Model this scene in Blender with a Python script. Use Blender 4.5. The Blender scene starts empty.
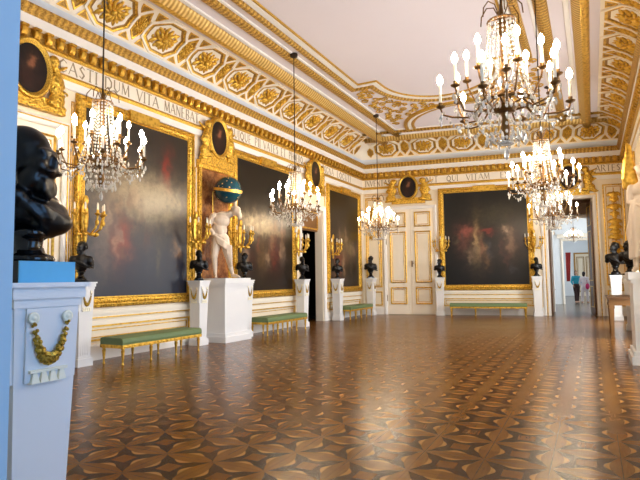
import bpy, bmesh, math, random
from mathutils import Vector, Matrix
PI = math.pi
random.seed(7)
COL = bpy.context.scene.collection

# ------------------------------------------------------------ tagging
def tag(o, label=None, cat=None, group=None, kind=None):
    if label: o['label'] = label
    if cat: o['category'] = cat
    if group: o['group'] = group
    if kind: o['kind'] = kind
    return o
def thing(name, label, cat, loc=(0, 0, 0), rz=0, group=None):
    o = bpy.data.objects.new(name, None); COL.objects.link(o)
    o.location = loc; o.rotation_euler = (0, 0, rz); o.empty_display_size = .2
    return tag(o, label, cat, group)
def kids(o): return [c for c in ALL if c.parent == o]
ALL = []
def copy_tree(o, parent=None):
    c = o.copy(); COL.objects.link(c)
    if parent is not None: c.parent = parent
    for ch in list(o.children): copy_tree(ch, c)
    return c

# ------------------------------------------------------------ node expression helper
class X:
    def __init__(s, nt, sock): s.nt, s.s = nt, sock
    def _m(s, op, *a):
        n = s.nt.nodes.new('ShaderNodeMath'); n.operation = op
        for i, v in enumerate((s,) + a):
            if isinstance(v, X): s.nt.links.new(v.s, n.inputs[i])
            else: n.inputs[i].default_value = v
        return X(s.nt, n.outputs[0])
    def __add__(s, o): return s._m('ADD', o)
    def __sub__(s, o): return s._m('SUBTRACT', o)
    def __mul__(s, o): return s._m('MULTIPLY', o)
    def __truediv__(s, o): return s._m('DIVIDE', o)
    def lt(s, o): return s._m('LESS_THAN', o)
    def gt(s, o): return s._m('GREATER_THAN', o)
    def abs(s): return s._m('ABSOLUTE')
    def frac(s): return s._m('FRACT')
    def floor(s): return s._m('FLOOR')
    def mn(s, o): return s._m('MINIMUM', o)
    def mx(s, o): return s._m('MAXIMUM', o)
    def pw(s, o): return s._m('POWER', o)
    def sin(s): return s._m('SINE')
    def neg(s): return s * -1.0
def lin(c): 
    def f(v):
        v /= 255.0
        return v / 12.92 if v <= .04045 else ((v + .055) / 1.055) ** 2.4
    return (f(c[0]), f(c[1]), f(c[2]), 1)
class Mat:
    def __init__(s, name):
        s.m = bpy.data.materials.new(name); s.m.use_nodes = True
        s.nt = s.m.node_tree; s.b = s.nt.nodes['Principled BSDF']
    def n(s, t, **k):
        n = s.nt.nodes.new(t)
        for a, v in k.items(): setattr(n, a, v)
        return n
    def coord(s, kind='Object'):
        t = s.n('ShaderNodeTexCoord'); return t.outputs[kind]
    def xyz(s, kind='Object'):
        q = s.n('ShaderNodeSeparateXYZ'); s.nt.links.new(s.coord(kind), q.inputs[0])
        return [X(s.nt, q.outputs[i]) for i in range(3)]
    def noise(s, scale, detail=3, rough=.55, kind='Object', stretch=None, color=False):
        n = s.n('ShaderNodeTexNoise'); n.inputs['Scale'].default_value = scale
        n.inputs['Detail'].default_value = detail; n.inputs['Roughness'].default_value = rough
        c = s.coord(kind)
        if stretch:
            mp = s.n('ShaderNodeMapping'); mp.inputs['Scale'].default_value = stretch
            s.nt.links.new(c, mp.inputs[0]); c = mp.outputs[0]
        s.nt.links.new(c, n.inputs['Vector'])
        return n.outputs['Color'] if color else X(s.nt, n.outputs[0])
    def mix(s, f, a, b):
        n = s.n('ShaderNodeMix'); n.data_type = 'RGBA'
        if isinstance(f, X): s.nt.links.new(f.s, n.inputs[0])
        else: n.inputs[0].default_value = f
        for i, v in ((6, a), (7, b)):
            if isinstance(v, (tuple, list)): n.inputs[i].default_value = v
            else: s.nt.links.new(v, n.inputs[i])
        return n.outputs[2]
    def color(s, v):
        if isinstance(v, (tuple, list)): s.b.inputs['Base Color'].default_value = v
        else: s.nt.links.new(v, s.b.inputs['Base Color'])
    def set(s, **k):
        for a, v in k.items():
            i = s.b.inputs[a.replace('_', ' ')]
            if isinstance(v, X): s.nt.links.new(v.s, i)
            else: i.default_value = v
        return s
    def bump(s, h, strength=.4, dist=.02):
        n = s.n('ShaderNodeBump'); n.inputs['Strength'].default_value = strength; n.inputs['Distance'].default_value = dist
        s.nt.links.new(h.s, n.inputs['Height']); s.nt.links.new(n.outputs[0], s.b.inputs['Normal'])
def simple(name, c, rough=.5, metal=0, var=.06, scale=4, **k):
    M = Mat(name); a = lin(c); d = tuple(x * (1 - var * 2) for x in a[:3]) + (1,)
    M.color(M.mix(M.noise(scale), d, a)); M.set(Roughness=rough, Metallic=metal, **k)
    return M.m
def goldmat(name, hi, lo, scale, bs=.6, dist=.03, metal=.75, rough=.36):
    M = Mat(name)
    v = M.n('ShaderNodeTexVoronoi'); v.inputs['Scale'].default_value = scale
    M.nt.links.new(M.coord(), v.inputs['Vector'])
    nz = M.noise(scale * .8, 4)
    h = X(M.nt, v.outputs['Distance']) * .9 + nz * .7
    f = (h - .35) * 1.6
    M.color(M.mix(f.mx(0.0).mn(1.0), lin(lo), lin(hi)))
    M.set(Metallic=metal, Roughness=rough); M.bump(h, bs, dist)
    return M.m
MAT = {}
MAT['gold'] = goldmat('gold_leaf_carved', (232, 186, 74), (136, 92, 20), 22)
MAT['goldfine'] = goldmat('gold_leaf_fine', (230, 186, 78), (140, 96, 22), 60, .5, .012)
MAT['goldplain'] = goldmat('gold_leaf_plain', (230, 186, 78), (176, 128, 38), 14, .15, .01)
MAT['goldflat'] = goldmat('gilded_ground', (176, 134, 62), (122, 86, 30), 40, .5, .01, metal=.35, rough=.5)
MAT['cream'] = simple('cream_wall_paint', (240, 226, 200), .55, var=.03)
MAT['white'] = simple('white_paint', (240, 236, 230), .45, var=.02)
MAT['ceil'] = simple('pinkish_plaster', (226, 219, 226), .8, var=.02, scale=1.2)
MAT['fascia'] = simple('frieze_white', (244, 234, 216), .6, var=.02)
MAT['letter'] = simple('inscription_paint', (160, 142, 112), .6, var=.05)
MAT['bronze'] = simple('black_bronze', (9, 9, 11), .3, .2, var=.2, scale=9)
MAT['blackstone'] = simple('black_polished_stone', (9, 9, 11), .12, 0, var=.2, scale=6)
MAT['bluereflection'] = simple('blue_window_reflection', (96, 186, 232), .3, 0, var=.06, scale=12)  # window daylight mirrored in the black plinth, painted as plain blue
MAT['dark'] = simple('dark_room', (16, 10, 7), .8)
MAT['brass'] = simple('aged_brass', (112, 80, 40), .35, .7)
MAT['iron'] = simple('dark_iron_rod', (58, 46, 36), .5, .6)
MAT['candle'] = simple('ivory_candle_tube', (248, 240, 222), .4, var=.02)
MAT['silk'] = simple('olive_green_silk', (112, 134, 88), .6, var=.12, scale=14)
MAT['tan'] = simple('tan_gilded_wood', (124, 84, 40), .5, var=.12, scale=5)
MAT['brownwood'] = simple('brown_wood', (96, 62, 30), .4, var=.15, scale=5)
MAT['bluewhite'] = simple('pale_blue_wall', (232, 237, 240), .6, var=.03)
MAT['daylightblue'] = simple('blue_daylight_tint', (166, 192, 212), .6, var=.02)  # bluish daylight on the near wall, put into its base colour
MAT['ledge'] = simple('daylight_tinted_cove', (226, 236, 250), .6, var=.02)  # white tinted to carry the bluish daylight on the cove ledge
MAT['red'] = simple('red_curtain_cloth', (150, 40, 36), .8)
MAT['teal'] = simple('turquoise_jacket', (50, 168, 196), .8)
MAT['trouser'] = simple('dark_brown_trousers', (60, 36, 36), .8)
MAT['pink'] = simple('pink_bag_cloth', (222, 60, 120), .8)
MAT['whitecloth'] = simple('white_cloth', (236, 228, 232), .8)
MAT['skin'] = simple('skin', (208, 158, 130), .6)
MAT['hair'] = simple('dark_hair', (40, 26, 20), .7)
MAT['maroon'] = simple('red_brown_marble', (120, 68, 34), .3, var=.3, scale=7)
MAT['statue'] = simple('white_statue_marble', (232, 214, 194), .4, var=.06, scale=9)
MAT['marble'] = simple('white_pedestal_marble', (236, 236, 236), .35, var=.03, scale=3)
MAT['garland'] = goldmat('bronze_gilt_garland', (206, 170, 70), (110, 84, 22), 60, .8, .01)
MAT['ivory'] = simple('ivory_ornament', (252, 246, 222), .4)
# brown marble with veins
def _marble():
    M = Mat('brown_veined_marble')
    w = M.noise(3.2, 7, .7); q = M.noise(9, 5, .6)
    c = M.mix(((w - .4) * 3.5).mx(0.0).mn(1.0), lin((92, 44, 16)), lin((188, 128, 72)))
    c = M.mix(((q - .55) * 6).mx(0.0).mn(1.0), c, lin((120, 76, 44)))
    M.color(c); M.set(Roughness=.25); return M.m
MAT['niche'] = _marble()
def _crystal():
    M = Mat('cut_crystal'); M.color(lin((255, 252, 244)))
    M.set(Roughness=.03, IOR=1.5); M.b.inputs['Transmission Weight'].default_value = .6
    M.b.inputs['Specular IOR Level'].default_value = .9
    return M.m
MAT['crystal'] = _crystal()
def _bulb():
    M = Mat('lit_flame_bulb'); M.color((1, .9, .7, 1))
    M.b.inputs['Emission Color'].default_value = (1, .80, .56, 1)
    M.b.inputs['Emission Strength'].default_value = BULB
    return M.m
BULB = 130
SUNW, NEARW, BEH, WORLD, EXPO = 420, .30, 34, 1.0, 0.0
MAT['bulb'] = _bulb()
def _globe():
    M = Mat('blue_star_globe')
    v = M.n('ShaderNodeTexVoronoi'); v.inputs['Scale'].default_value = 9
    M.nt.links.new(M.coord(), v.inputs['Vector'])
    st = X(M.nt, v.outputs['Distance']).lt(.16)
    M.color(M.mix(st, M.mix(M.noise(5), lin((6, 40, 58)), lin((22, 78, 92))), lin((214, 186, 110))))
    M.set(Roughness=.2); return M.m
MAT['globe'] = _globe()
def _ribs():
    M = Mat('gold_ribbed_moulding'); x, y, z = M.xyz('UV')
    r = (x * (2 * PI / .11)).sin() * .5 + .5
    n = M.noise(14, 3)
    M.color(M.mix((r * .8 + n * .3).mn(1.0), lin((168, 122, 44)), lin((240, 208, 130))))
    M.set(Metallic=.45, Roughness=.45); M.bump(r, .35, .02); return M.m
MAT['ribs'] = _ribs()
def _leafband():
    M = Mat('gold_leaf_band'); x, y, z = M.xyz('UV')
    r = (x * (2 * PI / .13)).sin() * .5 + .5
    n = M.noise(30, 4)
    h = r * .3 + n * 1.1
    M.color(M.mix(((h - .45) * 1.8).mx(0.0).mn(1.0), lin((140, 98, 32)), lin((232, 188, 92))))
    M.set(Metallic=.6, Roughness=.4); M.bump(h, .8, .03); return M.m
MAT['leafband'] = _leafband()
# ------------------------------------------------------------ parquet
def _floor():
    M = Mat('star_parquet'); W = .5004
    t = M.n('ShaderNodeNewGeometry'); q = M.n('ShaderNodeSeparateXYZ'); M.nt.links.new(t.outputs['Position'], q.inputs[0])
    px, py = X(M.nt, q.outputs[0]), X(M.nt, q.outputs[1])
    u = (px + (2.8633 + 50 * W)) / W; v = (py - (3.6088 - 50 * W)) / W
    fu, fv = u.frac(), v.frac()
    a, b = (fu - .5).abs(), (fv - .5).abs()          # 0 at cell centre, .5 on grid lines
    du, dv = (a * -1) + .5, (b * -1) + .5            # distance to nearest grid line in each direction
    # petal along u-direction (edge v = integer): position along = fu, across = dv
    def petal(al, ac, w, pw):
        prof = (al * PI).sin().pw(pw) * w
        return ac - prof                              # <0 inside
    def spear(al, ac, w):
        tri_ = ((al - .5).abs() * -2 + 1)
        return ac - (tri_ * 1.6 - .45).mx(0.0).mn(1.0) * w
    pu = petal(fu, dv, .175, .8); pv = petal(fv, du, .175, .8)
    p2u = petal(fu, dv, .255, 2.6); p2v = petal(fv, du, .255, 2.6)
    inp = pu.mn(pv).lt(0.0)
    fr = p2u.mn(p2v).lt(0.0)
    dia = (a + b)
    diam = a.mx(b).lt(.15)
    grain = M.noise(1.0, 4, .6, kind='Object', stretch=(6, 60, 1))
    grain2 = M.noise(1.0, 4, .6, kind='Object', stretch=(60, 6, 1))
    cell = M.n('ShaderNodeTexWhiteNoise'); cell.noise_dimensions = '2D'
    cb = M.n('ShaderNodeCombineXYZ'); M.nt.links.new((u + .5).floor().s, cb.inputs[0]); M.nt.links.new((v + .5).floor().s, cb.inputs[1])
    M.nt.links.new(cb.outputs[0], cell.inputs[0]); rnd = X(M.nt, cell.outputs[0])
    isU = pu.lt(0.0)
    g = grain * isU + grain2 * (isU * -1 + 1)
    petc = M.mix((g * .8 + rnd * .35 - .1).mx(0.0).mn(1.0), lin((88, 52, 14)), lin((140, 90, 32)))
    darkc = M.mix(grain, lin((40, 18, 4)), lin((72, 38, 8)))
    midc = M.mix(g, lin((88, 50, 12)), lin((128, 78, 26)))
    lightc = M.mix(g, lin((134, 90, 38)), lin((182, 132, 66)))
    c = M.mix(diam, darkc, midc)
    c = M.mix(fr, c, lightc)
    c = M.mix(inp, c, petc)
    # central seam of every petal
    seam = (dv.lt(.006) * isU + du.lt(.006) * (isU * -1 + 1)) * inp
    c = M.mix(seam * .5, c, lin((70, 36, 12)))
    M.color(c)
    wear = M.noise(1.3, 3)
    M.set(Roughness=(wear * .10 + grain * .05 + .17)); M.b.inputs['Specular IOR Level'].default_value = .24
    M.b.inputs['Coat Weight'].default_value = .0; M.b.inputs['Coat Roughness'].default_value = .22
    M.bump(M.noise(2.2, 2), .06, .02)
    return M.m
MAT['floor'] = _floor()
def _floor2():
    M = Mat('grey_brown_parquet'); M.color(M.mix(M.noise(2, 4), lin((90, 80, 70)), lin((130, 118, 104)))); M.set(Roughness=.25); return M.m
MAT['floor2'] = _floor2()
def dk(c, f=.5): return tuple(v * f for v in lin(c)[:3]) + (1,)
def _one(M):
    v = M.n('ShaderNodeValue'); v.outputs[0].default_value = 1.0; return v.outputs[0]
def painting(name, base, top, blobs, seed, grey=0.0, rough=.3):
    """dark varnished canvas with soft patches for figures and painted glare; coordinates are the canvas' own"""
    M = Mat(name); x, y, z = M.xyz('Object')
    n = M.n('ShaderNodeTexNoise'); n.inputs['Scale'].default_value = 3.4; n.inputs['Detail'].default_value = 5
    mp = M.n('ShaderNodeMapping'); mp.inputs['Location'].default_value = (seed, seed * 1.7, 0)
    M.nt.links.new(M.coord(), mp.inputs[0]); M.nt.links.new(mp.outputs[0], n.inputs['Vector'])
    q = M.n('ShaderNodeSeparateXYZ'); M.nt.links.new(n.outputs['Color'], q.inputs[0])
    dx, dz = (X(M.nt, q.outputs[0]) - .5) * .55, (X(M.nt, q.outputs[1]) - .5) * .55
    fine = M.noise(7, 6, .7)
    xx, zz = x + dx, z + dz
    f = ((zz + 1.9) / 3.8).mx(0.0).mn(1.0)
    c = M.mix((f + (fine - .5) * .7).mx(0.0).mn(1.0), dk(base), dk(top))
    rr_ = random.Random(int(seed * 10)); pal = [(150, 116, 84), (120, 60, 44), (96, 84, 62), (170, 140, 110), (60, 56, 62), (130, 92, 56), (84, 44, 34)]
    if 0.5 < seed < 14 and seed != 3.0:
        blobs = list(blobs) + [(rr_.uniform(-1.35, 1.35), rr_.uniform(-1.3, .25), rr_.uniform(.07, .16), rr_.uniform(.16, .42), rr_.choice(pal), rr_.uniform(.35, .7)) for _ in range(16)]
    for (cx, cz, rx, rz, colr, st) in blobs:
        e = ((xx - cx) / rx).pw(2.0) if False else None
        ax, az = (xx - cx) / rx, (zz - cz) / rz
        d = ax * ax + az * az
        k = (X(M.nt, _one(M)) / (d * d * 2.2 + 1)) * (fine * 1.5 - .05).mx(0.0).mn(1.0) * st
        c = M.mix(k.mn(1.0), c, dk(colr, 1.1))
    M.color(c); M.set(Roughness=rough); M.b.inputs['Specular IOR Level'].default_value = .35
    M.bump(M.noise(60, 2), .08, .005)
    return M.m

# ------------------------------------------------------------ mesh builder
class MB:
    def __init__(s): s.v = []; s.f = []; s.uv = None
    def add(s, vs, fs, M=None):
        o = len(s.v)
        s.v += [tuple(M @ Vector(v)) if M else tuple(v) for v in vs]; s.f += [tuple(i + o for i in f) for f in fs]
        if s.uv is not None: s.uv += [(0, 0)] * len(vs)
        return s
    def box(s, x0, x1, y0, y1, z0, z1, M=None):
        vs = [(x, y, z) for x in (x0, x1) for y in (y0, y1) for z in (z0, z1)]
        return s.add(vs, [(0, 1, 3, 2), (4, 6, 7, 5), (0, 4, 5, 1), (2, 3, 7, 6), (0, 2, 6, 4), (1, 5, 7, 3)], M)
    def taper(s, hx0, hy0, hx1, hy1, z0, z1, cx=0, cy=0, M=None):
        vs = [(cx - hx0, cy - hy0, z0), (cx + hx0, cy - hy0, z0), (cx + hx0, cy + hy0, z0), (cx - hx0, cy + hy0, z0),
              (cx - hx1, cy - hy1, z1), (cx + hx1, cy - hy1, z1), (cx + hx1, cy + hy1, z1), (cx - hx1, cy + hy1, z1)]
        return s.add(vs, [(3, 2, 1, 0), (4, 5, 6, 7), (0, 1, 5, 4), (1, 2, 6, 5), (2, 3, 7, 6), (3, 0, 4, 7)], M)
    def lathe(s, prof, n=16, M=None, cx=0, cy=0):
        vs = []; fs = []
        for r, z in prof:
            for i in range(n):
                a = 2 * PI * i / n; vs.append((cx + r * math.cos(a), cy + r * math.sin(a), z))
        for j in range(len(prof) - 1):
            for i in range(n):
                k = (i + 1) % n; fs.append((j * n + i, j * n + k, (j + 1) * n + k, (j + 1) * n + i))
        fs.append(tuple(reversed(range(n)))); fs.append(tuple((len(prof) - 1) * n + i for i in range(n)))
        return s.add(vs, fs, M)
    def tube(s, pts, r, n=8, M=None):
        pts = [Vector(p) for p in pts]; vs = []; fs = []
        rr = r if isinstance(r, (list, tuple)) else [r] * len(pts)
        up = None
        for i, p in enumerate(pts):
            t = (pts[min(i + 1, len(pts) - 1)] - pts[max(i - 1, 0)]).normalized()
            if up is None:
                up = Vector((0, 0, 1)) if abs(t.z) < .9 else Vector((1, 0, 0))
            b = t.cross(up).normalized(); up = b.cross(t).normalized()
            for k in range(n):
                a = 2 * PI * k / n; vs.append(tuple(p + (b * math.cos(a) + up * math.sin(a)) * rr[i]))
        for j in range(len(pts) - 1):
            for i in range(n):
                k = (i + 1) % n; fs.append((j * n + i, j * n + k, (j + 1) * n + k, (j + 1) * n + i))
        fs.append(tuple(reversed(range(n)))); fs.append(tuple((len(pts) - 1) * n + i for i in range(n)))
        return s.add(vs, fs, M)
    def ell(s, c, r, n=12, m=8, M=None, R=None):
        vs = [(0, 0, -1)]; fs = []
        for j in range(1, m):
            ph = -PI / 2 + PI * j / m
            for i in range(n):
                a = 2 * PI * i / n; vs.append((math.cos(ph) * math.cos(a), math.cos(ph) * math.sin(a), math.sin(ph)))
        vs.append((0, 0, 1))
        for i in range(n):
            k = (i + 1) % n
            fs.append((0, 1 + k, 1 + i)); fs.append((len(vs) - 1, 1 + (m - 2) * n + i, 1 + (m - 2) * n + k))
            for j in range(m - 2): fs.append((1 + j * n + i, 1 + j * n + k, 1 + (j + 1) * n + k, 1 + (j + 1) * n + i))
        out = []
        for v in vs:
            w = Vector((v[0] * r[0], v[1] * r[1], v[2] * r[2]))
            if R is not None: w = R @ w
            out.append(tuple(w + Vector(c)))
        return s.add(out, fs, M)
    def poly(s, pts, y0, y1, M=None):
        """prism: polygon in XZ extruded along Y"""
        n = len(pts); vs = [(x, y0, z) for x, z in pts] + [(x, y1, z) for x, z in pts]
        fs = [tuple(range(n)), tuple(reversed(range(n, 2 * n)))] + [(i + n, (i + 1) % n + n, (i + 1) % n, i) for i in range(n)]
        return s.add(vs, fs, M)
    def build(s, name, mat, parent=None, smooth=False, flat_fix=True):
        me = bpy.data.meshes.new(name); me.from_pydata(s.v, [], s.f); me.update()
        if flat_fix:
            bm = bmesh.new(); bm.from_mesh(me); bmesh.ops.recalc_face_normals(bm, faces=bm.faces); bm.to_mesh(me); bm.free()
        me.materials.append(MAT[mat] if isinstance(mat, str) else mat)
        if s.uv:
            uvl = me.uv_layers.new(name='UVMap')
            for l in me.loops: uvl.data[l.index].uv = s.uv[l.vertex_index]
        if smooth: me.polygons.foreach_set('use_smooth', [True] * len(me.polygons))
        o = bpy.data.objects.new(name, me); COL.objects.link(o)
        if parent is not None: o.parent = parent
        return o
def offset_poly(pts, o, closed):
    """shift a 2D polyline to its left by o with mitres"""
    n = len(pts); out = []
    for i in range(n):
        def nrm(a, b):
            d = (b[0] - a[0], b[1] - a[1]); l = math.hypot(*d) or 1; return (-d[1] / l, d[0] / l)
        ns = []
        if closed or i > 0: ns.append(nrm(pts[(i - 1) % n], pts[i]))
        if closed or i < n - 1: ns.append(nrm(pts[i], pts[(i + 1) % n]))
        if len(ns) == 1: m = ns[0]; k = 1
        else:
            m = (ns[0][0] + ns[1][0], ns[0][1] + ns[1][1]); l = math.hypot(*m) or 1; m = (m[0] / l, m[1] / l)
            k = 1 / max(.35, m[0] * ns[0][0] + m[1] * ns[0][1])
        out.append((pts[i][0] + m[0] * o * k, pts[i][1] + m[1] * o * k))
    return out
def mould(mb, pts, prof, closed=True, plane='XZ', uv=True, close_prof=False):
    """sweep prof [(offset to the left of the path, height)] along path. plane XZ: height is -Y (towards viewer); plane XY: height is Z"""
    n = len(pts); L = [0]
    for i in range(n): L.append(L[-1] + math.dist(pts[i], pts[(i + 1) % n]))
    if mb.uv is None and uv: mb.uv = [(0, 0)] * len(mb.v)
    base = len(mb.v); rows = []
    cnt = n + 1 if closed else n
    for k, (o, h) in enumerate(prof):
        op = offset_poly(pts, o, closed)
        for i in range(cnt):
            p = op[i % n]
            mb.v.append((p[0], -h, p[1]) if plane == 'XZ' else (p[0], p[1], h))
            if mb.uv is not None: mb.uv.append((L[i], k / max(1, len(prof) - 1)))
    kk = len(prof)
    for k in range(kk if close_prof else kk - 1):
        k2 = (k + 1) % kk
        for i in range(cnt - 1):
            mb.f.append((base + k * cnt + i, base + k * cnt + i + 1, base + k2 * cnt + i + 1, base + k2 * cnt + i))
    return mb
def rect(x0, x1, z0, z1): return [(x0, z0), (x1, z0), (x1, z1), (x0, z1)]   # ccw in (x,z): left = inside
def oval(cx, cz, rx, rz, n=32): return [(cx + rx * math.cos(2 * PI * i / n), cz + rz * math.sin(2 * PI * i / n)) for i in range(n)]
def sculpt(mb, name, mat, parent, voxel, smooth_it=4, keep=None):
    """fuse overlapping lumps into one continuous skin"""
    o = mb.build(name, mat, None, flat_fix=True)
    r = o.modifiers.new('r', 'REMESH'); r.mode = 'VOXEL'; r.voxel_size = voxel; r.use_smooth_shade = True
    sm = o.modifiers.new('s', 'SMOOTH'); sm.factor = .5; sm.iterations = smooth_it
    dg = bpy.context.evaluated_depsgraph_get(); dg.update()
    me = bpy.data.meshes.new_from_object(o.evaluated_get(dg))
    me.name = name; old = o.data; o.modifiers.clear(); o.data = me; bpy.data.meshes.remove(old)
    if not me.materials: me.materials.append(MAT[mat])
    me.polygons.foreach_set('use_smooth', [True] * len(me.polygons))
    if parent is not None: o.parent = parent
    return o
def cap(mb, a, ra, b, rb, n=10):
    """tapered limb with rounded ends"""
    a, b = Vector(a), Vector(b); t = (b - a); l = t.length; t.normalize()
    pts = [a - t * ra * .9, a - t * ra * .55, a, a + t * l * .5, b, b + t * rb * .55, b + t * rb * .9]
    mb.tube(pts, [ra * .4, ra * .84, ra, (ra + rb) / 2, rb, rb * .84, rb * .4], n)
    return mb

# ------------------------------------------------------------ room frames
XL, XR, ZC = -8.6031, 1.2555, 7.15
COR = (-8.6031, 20.8807); TB = (0.98586, 0.16756); WB = 10.0
RC = (COR[0] + TB[0] * WB, COR[1] + TB[1] * WB)
class Wall:
    def __init__(s, O, T): s.O, s.T = O, T; s.N = (T[1], -T[0]); s.rz = math.atan2(T[1], T[0])
    def p(s, a, d, z=0): return (s.O[0] + s.T[0] * a + s.N[0] * d, s.O[1] + s.T[1] * a + s.N[1] * d, z)
    def M(s, a, d, z=0): return Matrix.Translation(s.p(a, d, z)) @ Matrix.Rotation(s.rz, 4, 'Z')
LEFT = Wall((XL, 0), (0, 1)); BACK = Wall(COR, TB); RIGHT = Wall((XR, RC[1]), (0, -1))
def rights(y): return RC[1] - y      # coordinate along the right wall for a world Y
Y0 = .95
def put(o, w, a, d, z=0, rz=0): o.location = w.p(a, d, z); o.rotation_euler = (0, 0, w.rz + rz); return o
def struct(mb, name, mat, parent=None, w=None, a=0, d=0, z=0, **k):
    o = mb.build(name, mat, parent, **k)
    if parent is None: tag(o, kind='structure')
    if w: put(o, w, a, d, z)
    return o

# ---------------- floor, ceiling
m = MB(); m.add([(XL - 1, -1.5, 0), (XR + .8, -1.5, 0), (XR + .8, RC[1] + .1, 0), (XL - 1, COR[1] - .1, 0),(XL-1,-1.5,-.2),(XR+.8,-1.5,-.2),(XR+.8,RC[1]+.1,-.2),(XL-1,COR[1]-.1,-.2)],
    [(0, 1, 2, 3),(7,6,5,4),(0,4,5,1),(1,5,6,2),(2,6,7,3),(3,7,4,0)])
struct(m, 'floor', 'floor')
m = MB(); m.box(XL - .3, XR + .3, Y0 - 1, RC[1] + .3, ZC, ZC + .2)
struct(m, 'ceiling', 'ceil')
# ---------------- walls with openings (local x along wall, y into wall)
def wall_panels(w, L, H, holes, thick, name, mat, x_start=0):
    mb = MB(); xs = sorted({x_start, L} | {h[0] for h in holes} | {h[1] for h in holes})
    for a, b in zip(xs, xs[1:]):
        hs = [h for h in holes if h[0] < b - 1e-6 and h[1] > a + 1e-6]
        z = 0
        for h in sorted(hs, key=lambda q: q[2]):
            if h[2] > z: mb.box(a, b, 0, thick, z, h[2])
            z = h[3]
        if z < H: mb.box(a, b, 0, thick, z, H)
    return struct(mb, name, mat, w=w)
DOOR_L = (15.45, 17.08, 0, 3.95)
wall_panels(LEFT, COR[1] + .3, ZC, [DOOR_L], .33, 'wall_left', 'cream', x_start=Y0 - .8)
DW = (7.26, 8.84, 0, 4.42)
wall_panels(BACK, WB + .3, ZC, [DW], .35, 'wall_back', 'cream', x_start=0)
WY = [(1.6, 3.6), (7.4, 9.3), (12.3, 14.2), (17.9, 19.8)]
WZ = (.35, 5.0)
wall_panels(RIGHT, RC[1] - (Y0 - .8), ZC, [(rights(b), rights(a), WZ[0], WZ[1]) for a, b in WY], .55, 'wall_right', 'cream', x_start=-.2)
m = MB(); m.box(XL, -1.47, .15, Y0, 0, ZC); m.box(-1.47, 1.0, .15, Y0, 4.6, ZC); m.box(1.0, XR, .15, Y0, 0, ZC)
struct(m, 'wall_near', 'daylightblue')

# windows of the right wall: frame with glazing bars and pane
for i, (a, b) in enumerate(WY):
    mb = MB(); x0, x1 = rights(b), rights(a); z0, z1 = WZ
    for q in (x0, (x0 + x1) / 2 - .03, x1 - .06): mb.box(q, q + .06, .3, .36, z0, z1)
    nz = 5
    for k in range(nz + 1): zz = z0 + (z1 - z0 - .06) * k / nz; mb.box(x0, x1, .3, .36, zz, zz + .06)
    o = struct(mb, 'window_%d' % (i + 1), 'white', w=RIGHT)
    # curtain-less gilt architrave
    mb = MB(); mould(mb, rect(x0, x1, z0, z1), [(-.14, 0), (-.14, .05), (-.05, .07), (0, .04), (0, 0)])
    c = mb.build('window_frame', 'goldfine', o)

# ---------------- room-wide sweeps (cornice, frieze, cove, ceiling mouldings)
ring = [(XL, Y0), COR, RC, (XR, Y0)]
def sweep_in(prof, path=None, closed=False):
    mb = MB(); p = path or ring
    q = []
    for i in range(len(p) if closed else len(p) - 1):
        a, b = p[i], p[(i + 1) % len(p)]; n = max(1, int(math.dist(a, b) / .4))
        q += [(a[0] + (b[0] - a[0]) * k / n, a[1] + (b[1] - a[1]) * k / n) for k in range(n)]
    p = q if closed else q + [p[-1]]
    # inward offset is to the right of the direction of travel
    mould(mb, p, [(-d, z) for d, z in prof], closed=closed, plane='XY')
    return mb
tr = 0
def trim(prof, mat, path=None, closed=False, smooth=False, name=None):
    global tr; tr += 1
    return struct(sweep_in(prof, path, closed), 'trim_%d' % tr, mat, smooth=smooth)
trim([(0, 5.25), (.05, 5.25), (.07, 5.31), (.04, 5.36), (0, 5.36)], 'goldfine')
frieze = trim([(0, 5.10), (.05, 5.10), (.05, 5.25), (0, 5.25)], 'white')
frieze = trim([(.02, 5.36), (.02, 5.68)], 'fascia')
trim([(0, 5.66), (.06, 5.67), (.08, 5.70), (.06, 5.74), (.05, 5.75)], 'goldfine')          # bead
trim([(.04, 5.74), (.04, 5.95)], 'leafband')
trim([(.04, 5.95), (.15, 5.95), (.15, 5.97), (.13, 5.98), (.13, 6.13), (.15, 6.13)], 'white')
trim([(.12, 6.13), (.16, 6.14), (.18, 6.2), (.24, 6.26), (.24, 6.30), (.05, 6.31)], 'leafband')
trim([(.24, 6.30), (.2, 6.32), (.06, 6.36), (.03, 6.55)], 'ledge', smooth=True)
def cove(t):
    a, b, c = (.03, 6.55), (.12, 7.02), (.86, 7.12)
    return tuple((1 - t) ** 2 * a[i] + 2 * t * (1 - t) * b[i] + t * t * c[i] for i in (0, 1))
cv = trim([cove(k / 10) for k in range(11)], 'fascia', smooth=True)
trim([(.86, 7.12), (.87, 7.115), (1.08, 7.115)], 'ceil')
trim([(1.06, 7.15), (1.07, 7.03), (1.10, 6.99), (1.17, 6.97), (1.24, 6.985)], 'goldplain', smooth=True)
trim([(1.24, 6.985), (1.27, 7.0), (1.34, 7.05), (1.40, 7.12), (1.41, 7.15)], 'ribs', smooth=True)
trim([(1.45, 7.15), (1.46, 7.11), (1.55, 7.11), (1.56, 7.15)], 'white')
inner = [ring[0], ring[1], ring[2], ring[3]]
trim([(1.84, 7.15), (1.85, 7.11), (1.89, 7.08), (2.0, 7.06), (2.08, 7.09), (2.12, 7.15)], 'leafband', smooth=True)
trim([(2.12, 7.15), (2.13, 7.12), (2.19, 7.12), (2.2, 7.15)], 'white')
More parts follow.
